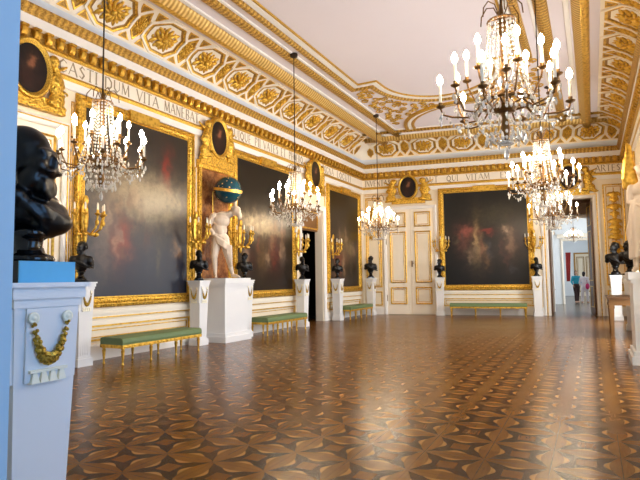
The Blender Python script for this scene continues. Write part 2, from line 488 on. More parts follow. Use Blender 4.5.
# modillions: a gilt leaf bracket every 24 cm
def modillion_bm(mb, M):
    mb.box(-.06, .06, -.12, 0, .16, .20, M)
    vs = []
    prof = [(-.03, .0), (-.07, .02), (-.10, .07), (-.105, .12), (-.09, .155), (0, .16)]
    for sx, wv in ((-.05, 1), (0, 1.18), (.05, 1)):
        for y, z in prof: vs.append((sx, y * wv if y < 0 else y, z))
    n = len(prof); fs = []
    for k in range(2):
        for j in range(n - 1): fs.append((k * n + j, (k + 1) * n + j, (k + 1) * n + j + 1, k * n + j + 1))
    fs += [tuple(range(n)), tuple(reversed(range(2 * n, 3 * n)))]
    mb.add(vs, fs, M)
mb = MB()
for w, L0, L1 in ((LEFT, Y0 + .1, COR[1] - .1), (BACK, .12, WB - .12), (RIGHT, .15, RC[1] - Y0)):
    n = int((L1 - L0) / .235)
    for k in range(n + 1):
        modillion_bm(mb, w.M(L0 + (L1 - L0) * k / n, .04, 5.75))
mod = struct(mb, 'trim_modillions', 'goldplain'); mod.name = 'trim_90'

# coffers in the cove: octagons with rosettes, long hexagons and triangles between
def cove_pt(w, s, t, lift=0):
    d, z = cove(t); d2, z2 = cove(min(1, t + .02)); d1, z1 = cove(max(0, t - .02))
    td, tz = d2 - d1, z2 - z1; l = math.hypot(td, tz); nd, nz = tz / l, -td / l     # normal into the room
    return w.p(s, d + nd * lift, z + nz * lift)
def coffer_strip(mb, w, poly2, width, lift, closed=True):
    """thin raised ribbon along a polygon in (s,t) space; t scaled by cove length .95"""
    CL = 1.04
    P = [(s, t * CL) for s, t in poly2]
    A = P; B = offset_poly(P, width, closed)
    n = len(P)
    seg = 3
    for i in range(n if closed else n - 1):
        j = (i + 1) % n
        for q in range(seg):
            f0, f1 = q / seg, (q + 1) / seg
            def lp(U, f): return (U[i][0] + (U[j][0] - U[i][0]) * f, U[i][1] + (U[j][1] - U[i][1]) * f)
            a0, a1, b0, b1 = lp(A, f0), lp(A, f1), lp(B, f0), lp(B, f1)
            mb.add([cove_pt(w, a0[0], a0[1] / CL, lift), cove_pt(w, a1[0], a1[1] / CL, lift), cove_pt(w, b1[0], b1[1] / CL, lift), cove_pt(w, b0[0], b0[1] / CL, lift),
                    cove_pt(w, a0[0], a0[1] / CL, 0), cove_pt(w, a1[0], a1[1] / CL, 0), cove_pt(w, b1[0], b1[1] / CL, 0), cove_pt(w, b0[0], b0[1] / CL, 0)],
                   [(0, 1, 2, 3), (4, 5, 1, 0), (3, 2, 6, 7)])
def patch(mb, w, poly2, lift):
    """filled polygon lying on the cove: fan of strips"""
    ss = [p[0] for p in poly2]; cs = sum(ss) / len(ss); ct = sum(p[1] for p in poly2) / len(poly2)
    rings = 4; vs = []; fs = []; n = len(poly2); sub = []
    for i in range(n):
        for q in range(2):
            a, b = poly2[i], poly2[(i + 1) % n]; sub.append((a[0] + (b[0] - a[0]) * q / 2, a[1] + (b[1] - a[1]) * q / 2))
    n = len(sub)
    vs.append(cove_pt(w, cs, ct, lift))
    for r in range(1, rings + 1):
        for s, t in sub: vs.append(cove_pt(w, cs + (s - cs) * r / rings, ct + (t - ct) * r / rings, lift))
    for i in range(n): fs.append((0, 1 + i, 1 + (i + 1) % n))
    for r in range(rings - 1):
        for i in range(n): fs.append((1 + r * n + i, 1 + (r + 1) * n + i, 1 + (r + 1) * n + (i + 1) % n, 1 + r * n + (i + 1) % n))
    mb.add(vs, fs)
def octo(s, t, rs, rt, cut=.42):
    return [(s - rs * cut, t - rt), (s + rs * cut, t - rt), (s + rs, t - rt * cut), (s + rs, t + rt * cut), (s + rs * cut, t + rt), (s - rs * cut, t + rt), (s - rs, t + rt * cut), (s - rs, t - rt * cut)]
fill = MB(); edge = MB(); pale = MB(); tri = MB()
ros = []
for w, start, cnt in ((LEFT, 8.70 - 1.43 * 5, 14), (BACK, 1.12, 6), (RIGHT, 1.3, 15)):
    Lw = {id(LEFT): COR[1], id(BACK): WB, id(RIGHT): RC[1] - Y0}[id(w)]
    for k in range(cnt):
        PD = 1.54 if w is BACK else 1.43
        s = start + PD * k
        if s < Y0 + .2 and w is LEFT: continue
        if w is LEFT and s > Lw - 1.3: continue
        if w is BACK and s > Lw - 1.0: continue
        O = octo(s, .5, .50, .44)
        patch(fill, w, O, .006); coffer_strip(edge, w, O, .05, .03)
        coffer_strip(pale, w, octo(s, .5, .56, .485), .05, .045)
        I = octo(s, .5, .40, .35); patch(pale, w, I, .012)
        ros.append((w, s, .5, 1.0))
        h = s + PD / 2
        if h < Lw - .35:
            H = [(h - .03, .5 - .40), (h + .03, .5 - .40), (h + .17, .5 - .12), (h + .17, .5 + .12), (h + .03, .5 + .40), (h - .03, .5 + .40), (h - .17, .5 + .12), (h - .17, .5 - .12)]
            H = [(h, .12), (h + .16, .36), (h + .16, .64), (h, .88), (h - .16, .64), (h - .16, .36)]
            patch(fill, w, H, .006); coffer_strip(edge, w, H, .035, .028)
            ros.append((w, h, .5, .5))
            for sg in (-1, 1):
                for tt, dn in ((.06, 1), (.94, -1)):
                    T = [(h + sg * .08, tt), (h + sg * .36, tt), (h + sg * .22, tt + dn * .2)]
                    if (T[1][0] - T[0][0]) * (T[2][1] - T[0][1]) - (T[2][0] - T[0][0]) * (T[1][1] - T[0][1]) < 0: T = [T[1], T[0], T[2]]
                    patch(tri, w, T, .006); coffer_strip(edge, w, T, .022, .02)
for w, h in ((LEFT, 19.95), (BACK, .42), (BACK, 9.6)):
    H = [(h, .08), (h + .13, .24), (h + .13, .42), (h, .58), (h - .13, .42), (h - .13, .24)]
    patch(fill, w, H, .006); coffer_strip(edge, w, H, .035, .028)
for mb_, nm, mt in ((fill, 'coffer_ground', 'goldflat'), (edge, 'coffer_rim', 'goldplain'), (pale, 'coffer_border', 'fascia'), (tri, 'coffer_triangle', 'goldflat')):
    o = mb_.build(nm, mt, cv, smooth=False)
def rosette_mesh():
    mb = MB()
    for k in range(11):
        a = 2 * PI * k / 11 + .2; R = Matrix.Rotation(a + .35 * (-1) ** k, 3, 'Z'); q = 1 + .15 * math.sin(k * 2.3)
        mb.ell((math.cos(a) * .19 * q, math.sin(a) * .165 * q, .02), (.10, .038, .03), 7, 5, R=R)
        a2 = a + PI / 11; R2 = Matrix.Rotation(a2 - .3, 3, 'Z')
        mb.ell((math.cos(a2) * .11, math.sin(a2) * .10, .045), (.075, .028, .03), 7, 5, R=R2)
        mb.ell((math.cos(a2) * .235, math.sin(a2) * .19, .01), (.03, .03, .022), 6, 4)
    mb.ell((0, 0, .06), (.05, .05, .04), 8, 6)
    return mb
proto = None
for (w, s, t, sc) in ros:
    p = Vector(cove_pt(w, s, t, .01)); q = Vector(cove_pt(w, s, t, .05)); n = (q - p).normalized()
    tx = Vector((w.T[0], w.T[1], 0)); ty = n.cross(tx).normalized()
    Mx = Matrix((tx, ty, n)).transposed().to_4x4(); Mx.translation = p
    if proto is None: proto = rosette_mesh().build('rosette', 'goldplain', cv, smooth=True); o = proto
    else: o = proto.copy(); COL.objects.link(o)
    if sc != 1: Mx = Mx @ Matrix.Diagonal((.55, 1.0, .8, 1))
    else: Mx = Mx @ Matrix.Diagonal((1.25, 1.5, 1.4, 1))
    o.matrix_world = Mx

# ceiling centre panel mouldings with shaped ends
def panel_path(inset):
    x0, x1 = XL + 2.38 + inset, XR - 2.38 - inset; cx = (x0 + x1) / 2
    yb = 14.35 - inset; ax = 1.95 - inset; ay = 2.15 - inset * .6
    top = [(x0, yb)] + [(cx - ax * math.cos(PI * k / 24), yb + ay * math.sin(PI * k / 24)) for k in range(25)] + [(x1, yb)]
    y0 = 7.0 - (14.35 - 7.0) * 0 + inset
    bot = [(x1, 5.2 + inset)] + [(cx + ax * math.cos(PI * k / 24), 5.2 + inset - ay * math.sin(PI * k / 24)) for k in range(25)] + [(x0, 5.2 + inset)]
    return top + bot
pp = panel_path(0)
trim([(0, 7.15), (.01, 7.10), (.06, 7.06), (.14, 7.06), (.18, 7.10), (.19, 7.15)], 'leafband', path=pp, closed=True, smooth=False)
trim([(.20, 7.15), (.21, 7.10), (.34, 7.10), (.35, 7.15)], 'white', path=pp, closed=True)
trim([(.36, 7.15), (.365, 7.11), (.40, 7.11), (.405, 7.15)], 'goldfine', path=pp, closed=True)
cxm = (XL + XR) / 2
def lun(inset):
    return [(cxm - (2.4 - inset) * math.cos(PI * k / 28), 19.45 - .12 - (2.5 - inset) * math.sin(PI * k / 28) + 0.1 * 0) for k in range(29)]
lp_ = lun(0)
lp_ = [(x, y) for x, y in lp_][::-1]
trim([(0, 7.15), (.01, 7.10), (.08, 7.06), (.12, 7.10), (.13, 7.15)], 'goldfine', path=lp_)
trim([(.14, 7.15), (.15, 7.11), (.26, 7.11), (.27, 7.15)], 'white', path=lp_)
trim([(.28, 7.15), (.29, 7.11), (.38, 7.11), (.39, 7.15)], 'goldfine', path=lp_)
# arabesque relief filling the spandrels
def spiral(mb, cx, cy, r, turns, a0, sg, z, th):
    pts = []; n = int(10 * turns)
    for k in range(n + 1):
        f = k / n; a = a0 + sg * 2 * PI * turns * f; rr = r * (1 - .8 * f)
        pts.append((cx + rr * math.cos(a), cy + rr * math.sin(a), z))
    mb.tube(pts, [th * (1 - .4 * k / n) for k in range(n + 1)], 6)
mb = MB(); rs = random.Random(3)
def in_sp(x, y):
    e1 = ((x - cxm) / 2.15) ** 2 + ((y - 14.35) / 2.4) ** 2 < 1 if y > 14.35 else y < 14.6
    e2 = ((x - cxm) / 2.6) ** 2 + ((y - 19.4) / 2.7) ** 2 < 1
    return (not e1) and (not e2) and XL + 2.4 < x < XR - 2.4 and y < 19.0
spots = []
for _ in range(4000):
    x = rs.uniform(XL + 2.4, XR - 2.4); y = rs.uniform(14.5, 19)
    if in_sp(x, y) and all(math.hypot(x - a, y - b) > .27 for a, b in spots): spots.append((x, y))
for x, y in spots:
    spiral(mb, x, y, .15, 1.3, rs.uniform(0, 6), rs.choice((-1, 1)), 7.13, .022)
    a = rs.uniform(0, 6); mb.ell((x + .1 * math.cos(a), y + .1 * math.sin(a), 7.13), (.07, .03, .02), 8, 5, R=Matrix.Rotation(a, 3, 'Z'))
struct(mb, 'trim_91', 'goldfine', smooth=True)

# dado mouldings below the pictures and baseboards
def dado(w, a, b, n):
    p = w.p
    mb = MB(); mb.box(a, b, -.05, 0, .0, .27); mb.box(a, b, -.07, 0, .0, .05)
    return mb
for nm, w, segs in (('left', LEFT, [(Y0, 4.75), (6.6, 15.3), (17.25, COR[1] - .05)]), ('back', BACK, [(.05, .85), (3.07, 7.0), (9.12, 9.95)]), ('right', RIGHT, [(.05, RC[1] - Y0)])):
    base = MB(); cap1 = MB(); gl = MB(); pn = MB(); 
    for a, b in segs:
        base.box(a, b, -.05, 0, 0, .27); base.box(a, b, -.035, 0, .27, .30)
    bo = struct(base, 'baseboard_' + nm, 'white', w=w)
    if nm == 'right': continue
    for a, b in ([(6.62, 10.04), (11.56, 15.1), (17.35, 20.5)] if nm == 'left' else [(3.15, 6.8)]):
        cap1.box(a, b, -.07, 0, .88, .96); cap1.box(a, b, -.04, 0, .82, .88); cap1.box(a, b, -.03, 0, .66, .76)
        gl.box(a, b, -.045, 0, .795, .82)
        mould(gl, rect(a + .12, b - .12, .36, .66), [(0, 0), (0, .025), (.035, .025), (.035, 0)], uv=False)
        mould(pn, rect(a + .2, b - .2, .42, .58), [(0, 0), (0, .015), (.02, .015), (.02, 0)], uv=False)
    cap1.build('dado_cap', 'fascia', bo); gl.build('dado_gilding', 'goldplain', bo); pn.build('dado_inner_line', 'goldplain', bo)

# ---------------- wall panels (gilt-lined)
def gilt_panel(mb, x0, x1, z0, z1, wd=.035, h=.02):
    mould(mb, rect(x0, x1, z0, z1), [(0, 0), (0, h), (wd * .5, h * 1.4), (wd, h), (wd, 0)], uv=False)
mb = MB()
for a, b in ((10.1, 10.2), ): gilt_panel(mb, a, b, 1.1, 4.3, .02)
gilt_panel(mb, 17.2, 17.38, .4, 4.9, .025)
gilt_panel(mb, 6.6, 6.66, .4, 4.9, .015)
struct(mb, 'trim_92', 'goldplain', w=LEFT)
mb = MB(); gilt_panel(mb, .12, .78, 1.12, 4.9, .05); gilt_panel(mb, .2, .7, 1.2, 4.82, .03); gilt_panel(mb, .12, .78, .36, .95, .05)
gilt_panel(mb, 9.2, 9.92, 1.12, 4.9, .05); gilt_panel(mb, 9.2, 9.92, .36, .95, .05); gilt_panel(mb, 9.3, 9.82, 1.2, 4.82, .025)
gilt_panel(mb, .1, 2.0, 4.98, 5.06, .02)
struct(mb, 'trim_93', 'goldplain', w=BACK)

# marble niche behind the globe statue
mb = MB(); mb.box(10.32, 11.46, -.03, 0, 1.2, 4.36); o = struct(mb, 'trim_94', 'niche', w=LEFT)
mb = MB(); mould(mb, rect(10.2, 11.54, 1.1, 4.46), [(0, 0), (0, .06), (.03, .09), (.09, .08), (.12, .03)]); 
mb.box(10.15, 11.58, -.16, 0, 4.40, 4.50); mb.box(10.15, 11.58, -.1, 0, 4.3, 4.4)
mb.build('niche_frame', 'gold', o)

# ---------------- doors
def leaf_panels(mb, x0, x1, rows, wd=.04):
    for z0, z1 in rows: gilt_panel(mb, x0, x1, z0, z1, wd, .03); gilt_panel(mb, x0 + .09, x1 - .09, z0 + .09, z1 - .09, .02, .015)
# door 1: tall white double door in the back wall
d1 = MB(); d1.box(1.0, 1.985, -.03, .0, .02, 4.34); d1.box(2.015, 2.97, -.03, 0, .02, 4.34)
do = struct(d1, 'door_1', 'fascia', w=BACK)
g = MB()
for x0, x1 in ((1.14, 1.82), (2.17, 2.83)): leaf_panels(g, x0, x1, [(.42, 1.12), (1.3, 3.42), (3.6, 4.22)], .05)
gg = g.build('door_moulding', 'goldplain', do); gg.location = (0, -.03, 0)
mb = MB(); mould(mb, [(.86, 0), (.86, 4.48), (3.08, 4.48), (3.08, 0)], [(0, 0), (0, .05), (-.04, .08), (-.12, .06), (-.14, .03)], closed=False); mb.build('door_casing', 'white', do)
mb = MB(); mb.box(2.02, 2.07, -.09, -.03, 1.95, 2.2); mb.tube([(2.045, -.06, 2.1), (2.045, -.11, 2.1), (2.13, -.12, 2.1)], .014, 6); mb.build('door_handle', 'brass', do)
mb = MB(); mb.box(.97, 1.0, -.06, -.02, .55, .8); mb.box(.97, 1.0, -.06, -.02, 2.9, 3.15); mb.build('hinge', 'brass', do)
# door 2: doorway opening to the next rooms
mb = MB(); mould(mb, [(7.0, 0), (7.0, 4.68), (9.1, 4.68), (9.1, 0)], [(0, 0), (0, .05), (-.05, .08), (-.13, .05), (-.2, .07), (-.25, .04), (-.26, -.02)], closed=False)
do2 = struct(mb, 'door_2', 'white', w=BACK)
mb = MB(); mould(mb, [(7.11, 0), (7.11, 4.57), (8.99, 4.57), (8.99, 0)], [(0, .05), (0, .085), (-.03, .085), (-.03, .05)], closed=False); mb.build('casing_gilding', 'goldplain', do2)
for sx in (0, 1):
    mb = MB(); x = 7.27 if sx == 0 else 8.77; mb.box(x, x + .06, .02, .92, .02, 4.3); l = mb.build('door_leaf', 'brownwood', do2)
    mb = MB(); xf = x + .062 if sx == 0 else x - .002
    for z0, z1 in ((.3, 1.1), (1.3, 3.2), (3.4, 4.15)):
        mb.box(xf - .008, xf + .008, .12, .15, z0, z1); mb.box(xf - .008, xf + .008, .78, .81, z0, z1); mb.box(xf - .008, xf + .008, .12, .81, z0, z0 + .03); mb.box(xf - .008, xf + .008, .12, .81, z1 - .03, z1)
    mb.build('leaf_moulding', 'goldplain', l)
# door 3: dark opening in the left wall
mb = MB(); mould(mb, [(15.30, 0), (15.30, 4.12), (17.24, 4.12), (17.24, 0)], [(0, 0), (0, .05), (-.05, .08), (-.13, .05), (-.16, .02)], closed=False)
do3 = struct(mb, 'door_3', 'white', w=LEFT)
mb = MB(); mb.box(15.45, 17.08, .2, .3, 3.2, 3.95); q = mb.build('transom_panel', 'tan', do3)
mb = MB(); mould(mb, rect(15.5, 17.03, 3.26, 3.9), [(0, 0), (0, .03), (.05, .03), (.05, 0)], uv=False); q2 = mb.build('transom_moulding', 'goldplain', q); q2.location = (0, .2, 0)
mb = MB(); mb.box(17.04, 17.078, .02, .30, 0, 3.95); mb.build('door_reveal', 'fascia', do3)
mb = MB(); mb.box(17.03, 17.1, .66, .68, 0, 3.9); 
# dark room behind the left opening
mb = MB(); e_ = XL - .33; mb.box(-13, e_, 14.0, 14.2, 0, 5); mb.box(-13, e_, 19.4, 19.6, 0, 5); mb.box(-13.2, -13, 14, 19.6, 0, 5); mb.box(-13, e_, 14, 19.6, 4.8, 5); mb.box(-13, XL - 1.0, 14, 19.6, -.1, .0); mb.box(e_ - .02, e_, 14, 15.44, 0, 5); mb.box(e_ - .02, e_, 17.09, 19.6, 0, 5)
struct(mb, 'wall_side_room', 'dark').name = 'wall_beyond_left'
# door 4: closed white door behind the big bust
mb = MB(); mb.box(4.98, 6.37, -.03, 0, .02, 4.28); do4 = struct(mb, 'door_4', 'fascia', w=LEFT)
mb = MB(); mould(mb, [(4.8, 0), (4.8, 4.45), (6.56, 4.45), (6.56, 0)], [(0, 0), (0, .05), (-.04, .08), (-.12, .06), (-.15, .03)], closed=False); mb.build('door_casing', 'white', do4)
g = MB()
for x0, x1 in ((5.08, 5.62), (5.73, 6.27)): leaf_panels(g, x0, x1, [(.42, 1.12), (1.3, 3.42), (3.6, 4.15)], .04)
gg = g.build('door_moulding', 'goldplain', do4); gg.location = (0, -.03, 0)
mb = MB(); mould(mb, [(4.85, 0), (4.85, 4.40), (6.51, 4.40), (6.51, 0)], [(0, .05), (0, .088), (-.02, .088), (-.02, .05)], closed=False); mb.build('casing_gilding', 'goldplain', do4)

# ---------------- frieze inscription, serif capitals drawn as strokes
K = .16; N_ = .07
LET = {
 'A': [((0, 0), (.45, 1), N_), ((.45, 1), (.9, 0), K), ((.2, .35), (.7, .35), N_)],
 'B': [((.12, 0), (.12, 1), K), ((.12, 1), (.5, 1), N_), ((.5, 1), (.65, .76), K), ((.65, .76), (.45, .53), N_), ((.12, .53), (.45, .53), N_), ((.45, .53), (.72, .27), K), ((.72, .27), (.5, 0), N_), ((.5, 0), (.12, 0), N_)],
 'C': [((.85, .8), (.5, 1), N_), ((.5, 1), (.15, .72), K), ((.15, .72), (.15, .28), K), ((.15, .28), (.5, 0), K), ((.5, 0), (.85, .2), N_)],
 'D': [((.12, 0), (.12, 1), K), ((.12, 1), (.5, 1), N_), ((.5, 1), (.85, .7), K), ((.85, .7), (.85, .3), K), ((.85, .3), (.5, 0), K), ((.5, 0), (.12, 0), N_)],
 'E': [((.12, 0), (.12, 1), K), ((.12, 1), (.65, 1), N_), ((.12, .52), (.55, .52), N_), ((.12, 0), (.68, 0), N_)],
 'G': [((.85, .8), (.5, 1), N_), ((.5, 1), (.15, .72), K), ((.15, .72), (.15, .28), K), ((.15, .28), (.5, 0), K), ((.5, 0), (.8, .1), N_), ((.8, .1), (.8, .42), K)],
 'H': [((.12, 0), (.12, 1), K), ((.8, 0), (.8, 1), K), ((.12, .5), (.8, .5), N_)],
 'I': [((.15, 0), (.15, 1), K), ((.02, 0), (.28, 0), N_), ((.02, 1), (.28, 1), N_)],
 'L': [((.12, 0), (.12, 1), K), ((.12, 0), (.68, 0), N_)],
 'M': [((.08, 0), (.14, 1), N_), ((.14, 1), (.52, .1), K), ((.52, .1), (.9, 1), N_), ((.9, 1), (.98, 0), K)],
 'N': [((.12, 0), (.12, 1), N_), ((.12, 1), (.8, 0), K), ((.8, 0), (.8, 1), N_)],
 'O': [((.5, 1), (.12, .7), K), ((.12, .7), (.12, .3), K), ((.12, .3), (.5, 0), K), ((.5, 0), (.88, .3), K), ((.88, .3), (.88, .7), K), ((.88, .7), (.5, 1), K)],
 'P': [((.12, 0), (.12, 1), K), ((.12, 1), (.5, 1), N_), ((.5, 1), (.7, .75), K), ((.7, .75), (.5, .48), N_), ((.5, .48), (.12, .48), N_)],
 'R': [((.12, 0), (.12, 1), K), ((.12, 1), (.5, 1), N_), ((.5, 1), (.68, .76), K), ((.68, .76), (.45, .52), N_), ((.45, .52), (.12, .52), N_), ((.42, .52), (.82, 0), K)],
 'S': [((.65, .82), (.4, 1), N_), ((.4, 1), (.15, .76), K), ((.15, .76), (.62, .32), K), ((.62, .32), (.38, 0), K), ((.38, 0), (.1, .16), N_)],
 'T': [((.4, 0), (.4, 1), K), ((.0, 1), (.8, 1), N_), ((.26, 0), (.54, 0), N_)],
 'U': [((.12, 1), (.12, .3), K), ((.12, .3), (.45, 0), K), ((.45, 0), (.78, .3), N_), ((.78, .3), (.78, 1), N_)],
 'V': [((0, 1), (.42, 0), K), ((.42, 0), (.84, 1), N_)],
 'X': [((.05, 1), (.85, 0), K), ((.05, 0), (.85, 1), N_)],
}
LET['Q'] = LET['O'] + [((.55, .15), (.98, -.18), K)]
WID = {'A': .95, 'B': .8, 'C': .95, 'D': .98, 'E': .78, 'G': .98, 'H': .95, 'I': .32, 'L': .75, 'M': 1.1, 'N': .95, 'O': 1.02, 'P': .8, 'Q': 1.05, 'R': .88, 'S': .78, 'T': .85, 'U': .92, 'V': .88, 'X': .92}
def lettering(words, w):
    mb = MB()
    for word, s0, s1 in words:
        tot = sum(WID[c] for c in word) + .14 * (len(word) - 1); k = (s1 - s0) / tot; x = s0; H = .235; z0 = 5.40
        for c in word:
            for (a, b, th) in LET[c]:
                A = (x + a[0] * k, z0 + a[1] * H); B = (x + b[0] * k, z0 + b[1] * H)
                hw = th * .5 * H * .8; dx, dz = B[0] - A[0], B[1] - A[1]; l = math.hypot(dx, dz); nx, nz = -dz / l * hw, dx / l * hw
                ex, ez = dx / l * hw * .5, dz / l * hw * .5
                mb.poly([(A[0] + nx - ex, A[1] + nz - ez), (A[0] - nx - ex, A[1] - nz - ez), (B[0] - nx + ex, B[1] - nz + ez), (B[0] + nx + ex, B[1] + nz + ez)], -.026, -.021)
            x += (WID[c] + .14) * k
    return mb
o = lettering([('CASTI', 6.30, 7.17), ('DUM', 7.34, 7.99), ('VITA', 8.19, 8.84), ('MANEBAT', 9.02, 10.22), ('QUIQUE', 11.48, 12.52), ('PII', 12.70, 13.0), ('VATES', 13.16, 14.0),
    ('ET', 14.16, 14.46), ('PHOEBO', 14.66, 15.57), ('DIGNA', 17.05, 17.99), ('LOCUTI', 18.3, 19.6)], LEFT).build('inscription', 'letter', frieze); put(o, LEFT, 0, 0)
o = lettering([('INVENTAS', .12, 1.22), ('AUT', 2.65, 3.18), ('QUI', 3.52, 3.98), ('VITAM', 4.3, 5.2), ('EXCOLUERE', 5.6, 7.2), ('PER', 8.45, 8.82), ('ARTES', 9.0, 9.85)], BACK).build('inscription', 'letter', frieze); put(o, BACK, 0, 0)

# ---------------- paintings
PIC_PROF = [(0, 0), (0, .05), (.02, .09), (.05, .10), (.08, .07), (.12, .085), (.17, .07), (.2, .03), (.215, .02)]
def picture(name, label, w, s0, s1, z0, z1, mat, tablet=True, dark_reveal=True):
    cx, cz = (s0 + s1) / 2, (z0 + z1) / 2; W, H = (s1 - s0) / 2, (z1 - z0) / 2
    t = thing(name, label, 'painting'); put(t, w, cx, .012, cz)
    mb = MB(); mb.box(-W + .15, W - .15, -.03, 0, -H + .15, H - .15); mb.build('canvas', mat, t)
    mb = MB(); mould(mb, rect(-W, W, -H, H), PIC_PROF[:], uv=True); mb.build('frame', 'gold', t)
    mb = MB(); mould(mb, rect(-W + .055, W - .055, -H + .055, H - .055), [(0, .09), (.005, .105), (.02, .105), (.025, .09)], uv=False)
    mould(mb, rect(-W + .19, W - .19, -H + .19, H - .19), [(0, .03), (.0, .045), (.02, .045), (.025, .03)], uv=False); mb.build('frame_bead', 'goldplain', t)
    if tablet:
        mb = MB(); mb.box(-.42, .42, -.13, -.02, H - .2, H + .02); mb.build('name_tablet', 'goldplain', t)
    return t
P1 = painting('painted_cloudy_scene', (54, 60, 78), (66, 56, 44), [(.1, .3, 1.2, .5, (186, 166, 130), 1.0), (-.95, -.2, .35, .9, (120, 104, 84), .8), (-.55, -.75, .28, .45, (150, 62, 48), .9), (.75, 1.0, .16, .42, (138, 40, 30), .9),  # pale middle patch paints varnish glare together with the sky glow
     (.5, .1, .6, .45, (120, 110, 92), .7), (-1.0, -.9, .25, .5, (110, 96, 88), .6), (.2, -1.2, 1.2, .5, (38, 40, 54), .6)], 1.0)
P2 = painting('painted_dim_assembly', (50, 38, 30), (34, 28, 22), [(-.5, .1, .9, .28, (214, 190, 146), 1.0), (.1, -.1, .8, .15, (180, 156, 116), .8), (.4, -.7, .3, .6, (110, 44, 34), .7), (-.3, -.8, .3, .6, (112, 84, 50), .6), (.85, -.7, .2, .5, (116, 96, 80), .5), (-.9, -1.0, .3, .4, (72, 36, 28), .6)], 5.0)  # pale streaks across the middle are specular glare painted into the canvas
P3 = painting('painted_warm_figures', (46, 28, 18), (48, 38, 28), [(-.6, -.9, .4, .6, (120, 42, 26), .8), (-.2, -.1, .5, .5, (120, 96, 58), .6), (.5, -.3, .25, .3, (150, 130, 90), .6), (.0, -.6, .8, .3, (96, 60, 32), .6), (.9, -1.1, .3, .5, (28, 20, 16), .8)], 9.0)
P4 = painting('painted_standing_figures', (20, 14, 10), (34, 30, 20), [(-.35, -.1, .14, .75, (190, 156, 104), .8), (-.75, .3, .28, .22, (168, 88, 74), .8), (-.85, -.1, .3, .5, (110, 64, 52), .7), (.05, .25, .3, .1, (150, 50, 40), .7), (.95, -.15, .16, .5, (170, 130, 100), .7), (.75, .3, .14, .12, (196, 160, 130), .8),
     (1.2, -.2, .35, .6, (64, 34, 28), .7), (.35, .9, .9, .5, (74, 64, 44), .5), (.4, -.6, .4, .5, (26, 18, 14), .8)], 13.0)
picture('history_painting', 'huge dark painting with cloudy glow and glare in gilt frame behind the nearest green bench', LEFT, 6.68, 10.0, 1.0, 5.08, P1)
picture('history_painting', 'huge dim painting in gilt frame between the globe statue and the dark doorway', LEFT, 11.6, 15.0, .98, 5.08, P2)
picture('history_painting', 'large dark painting in gilt frame next to the far left corner', LEFT, 17.36, 20.45, .98, 5.02, P3)
picture('history_painting', 'large dark painting of standing figures in gilt frame on the far end wall', BACK, 3.16, 6.74, .98, 5.12, P4)

# ---------------- oval portrait medallions in gilt cartouches
PM = painting('painted_dark_portrait', (14, 8, 6), (22, 12, 8), [(0, .12, .09, .13, (150, 96, 66), .9), (0, -.2, .24, .22, (54, 26, 18), .8)], 3.0)
def cartouche(kind, rx, rz, side):
    mb = MB(); r = random.Random(11 + kind)
    for sg in (side,):
        # flanking figure-like masses with wings, drapery and scrolls
        mb.ell((sg * (rx + .16), -.08, -.12), (.14, .10, .26), 10, 8)
        mb.ell((sg * (rx + .10), -.1, rz * .55), (.11, .09, .12), 10, 8)
        mb.ell((sg * (rx + .20), -.07, -.42), (.16, .09, .16), 10, 8)
        cap(mb, (sg * (rx + .12), -.1, .15), .07, (sg * (rx + .30), -.08, -.15), .05)
        cap(mb, (sg * (rx + .05), -.1, -.5), .07, (sg * (rx + .34), -.08, -.56), .05)
        for k in range(5):
            a = .5 + k * .28; cap(mb, (sg * (rx + .14), -.05, .1), .05, (sg * (rx + .14 + .3 * math.cos(a)), -.05, .1 + .34 * math.sin(a) - .1 * k), .025, 6)
        for k in range(5):
            x = rx + .02 + r.random() * .34; z = -.62 + r.random() * .7
            pts = [(sg * (x + .07 * (1 - q / 9) * math.cos(q * .8)), -.1, z + .07 * (1 - q / 9) * math.sin(q * .8)) for q in range(8)]
            mb.tube(pts, .025, 6)
    return mb
def medallion(label, w, s, z, rx, rz, kind=0, wide=1.0):
    t = thing('portrait_medallion', label, 'portrait'); put(t, w, s, .05, z)
    mb = MB(); mb.poly(oval(0, 0, rx * .93, rz * .93), -.10, -.02); mb.build('canvas', PM, t)
    mb = MB(); mould(mb, oval(0, 0, rx + .08, rz + .08), [(-.0, 0), (0, .1), (.03, .15), (.06, .14), (.09, .10), (.11, .09)]); mb.build('oval_frame', 'goldfine', t, smooth=True)
    for side in (-1, 1):
        c = cartouche(kind, rx, rz, side); s_ = sculpt(c, 'gilt_figure', 'gold', t, .02, 1); s_.scale = (wide, 1, 1)
    mb = MB(); mb.box(-rx - .35, rx + .35, -.12, .0, -rz - .22, -rz - .12); mb.box(-rx - .2, rx + .2, -.09, 0, -rz - .12, -rz + .02); mb.build('ledge', 'gold', t)
    return t
medallion('oval dark portrait cut by the pale door jamb, above the big black bust', LEFT, 5.68, 5.20, .33, .46, 0)
medallion('oval dark portrait in gilt scrollwork above the globe statue', LEFT, 10.88, 5.17, .33, .47, 1)
medallion('oval dark portrait in gilt scrollwork above the dark side doorway', LEFT, 16.28, 5.16, .36, .47, 2)
medallion('oval dark portrait with gilt figures above the tall white double doors', BACK, 1.96, 5.24, .34, .46, 3, 1.35)
medallion('oval portrait in gilt scrollwork above the doorway to the next rooms', BACK, 8.05, 5.24, .34, .46, 4, 1.3)

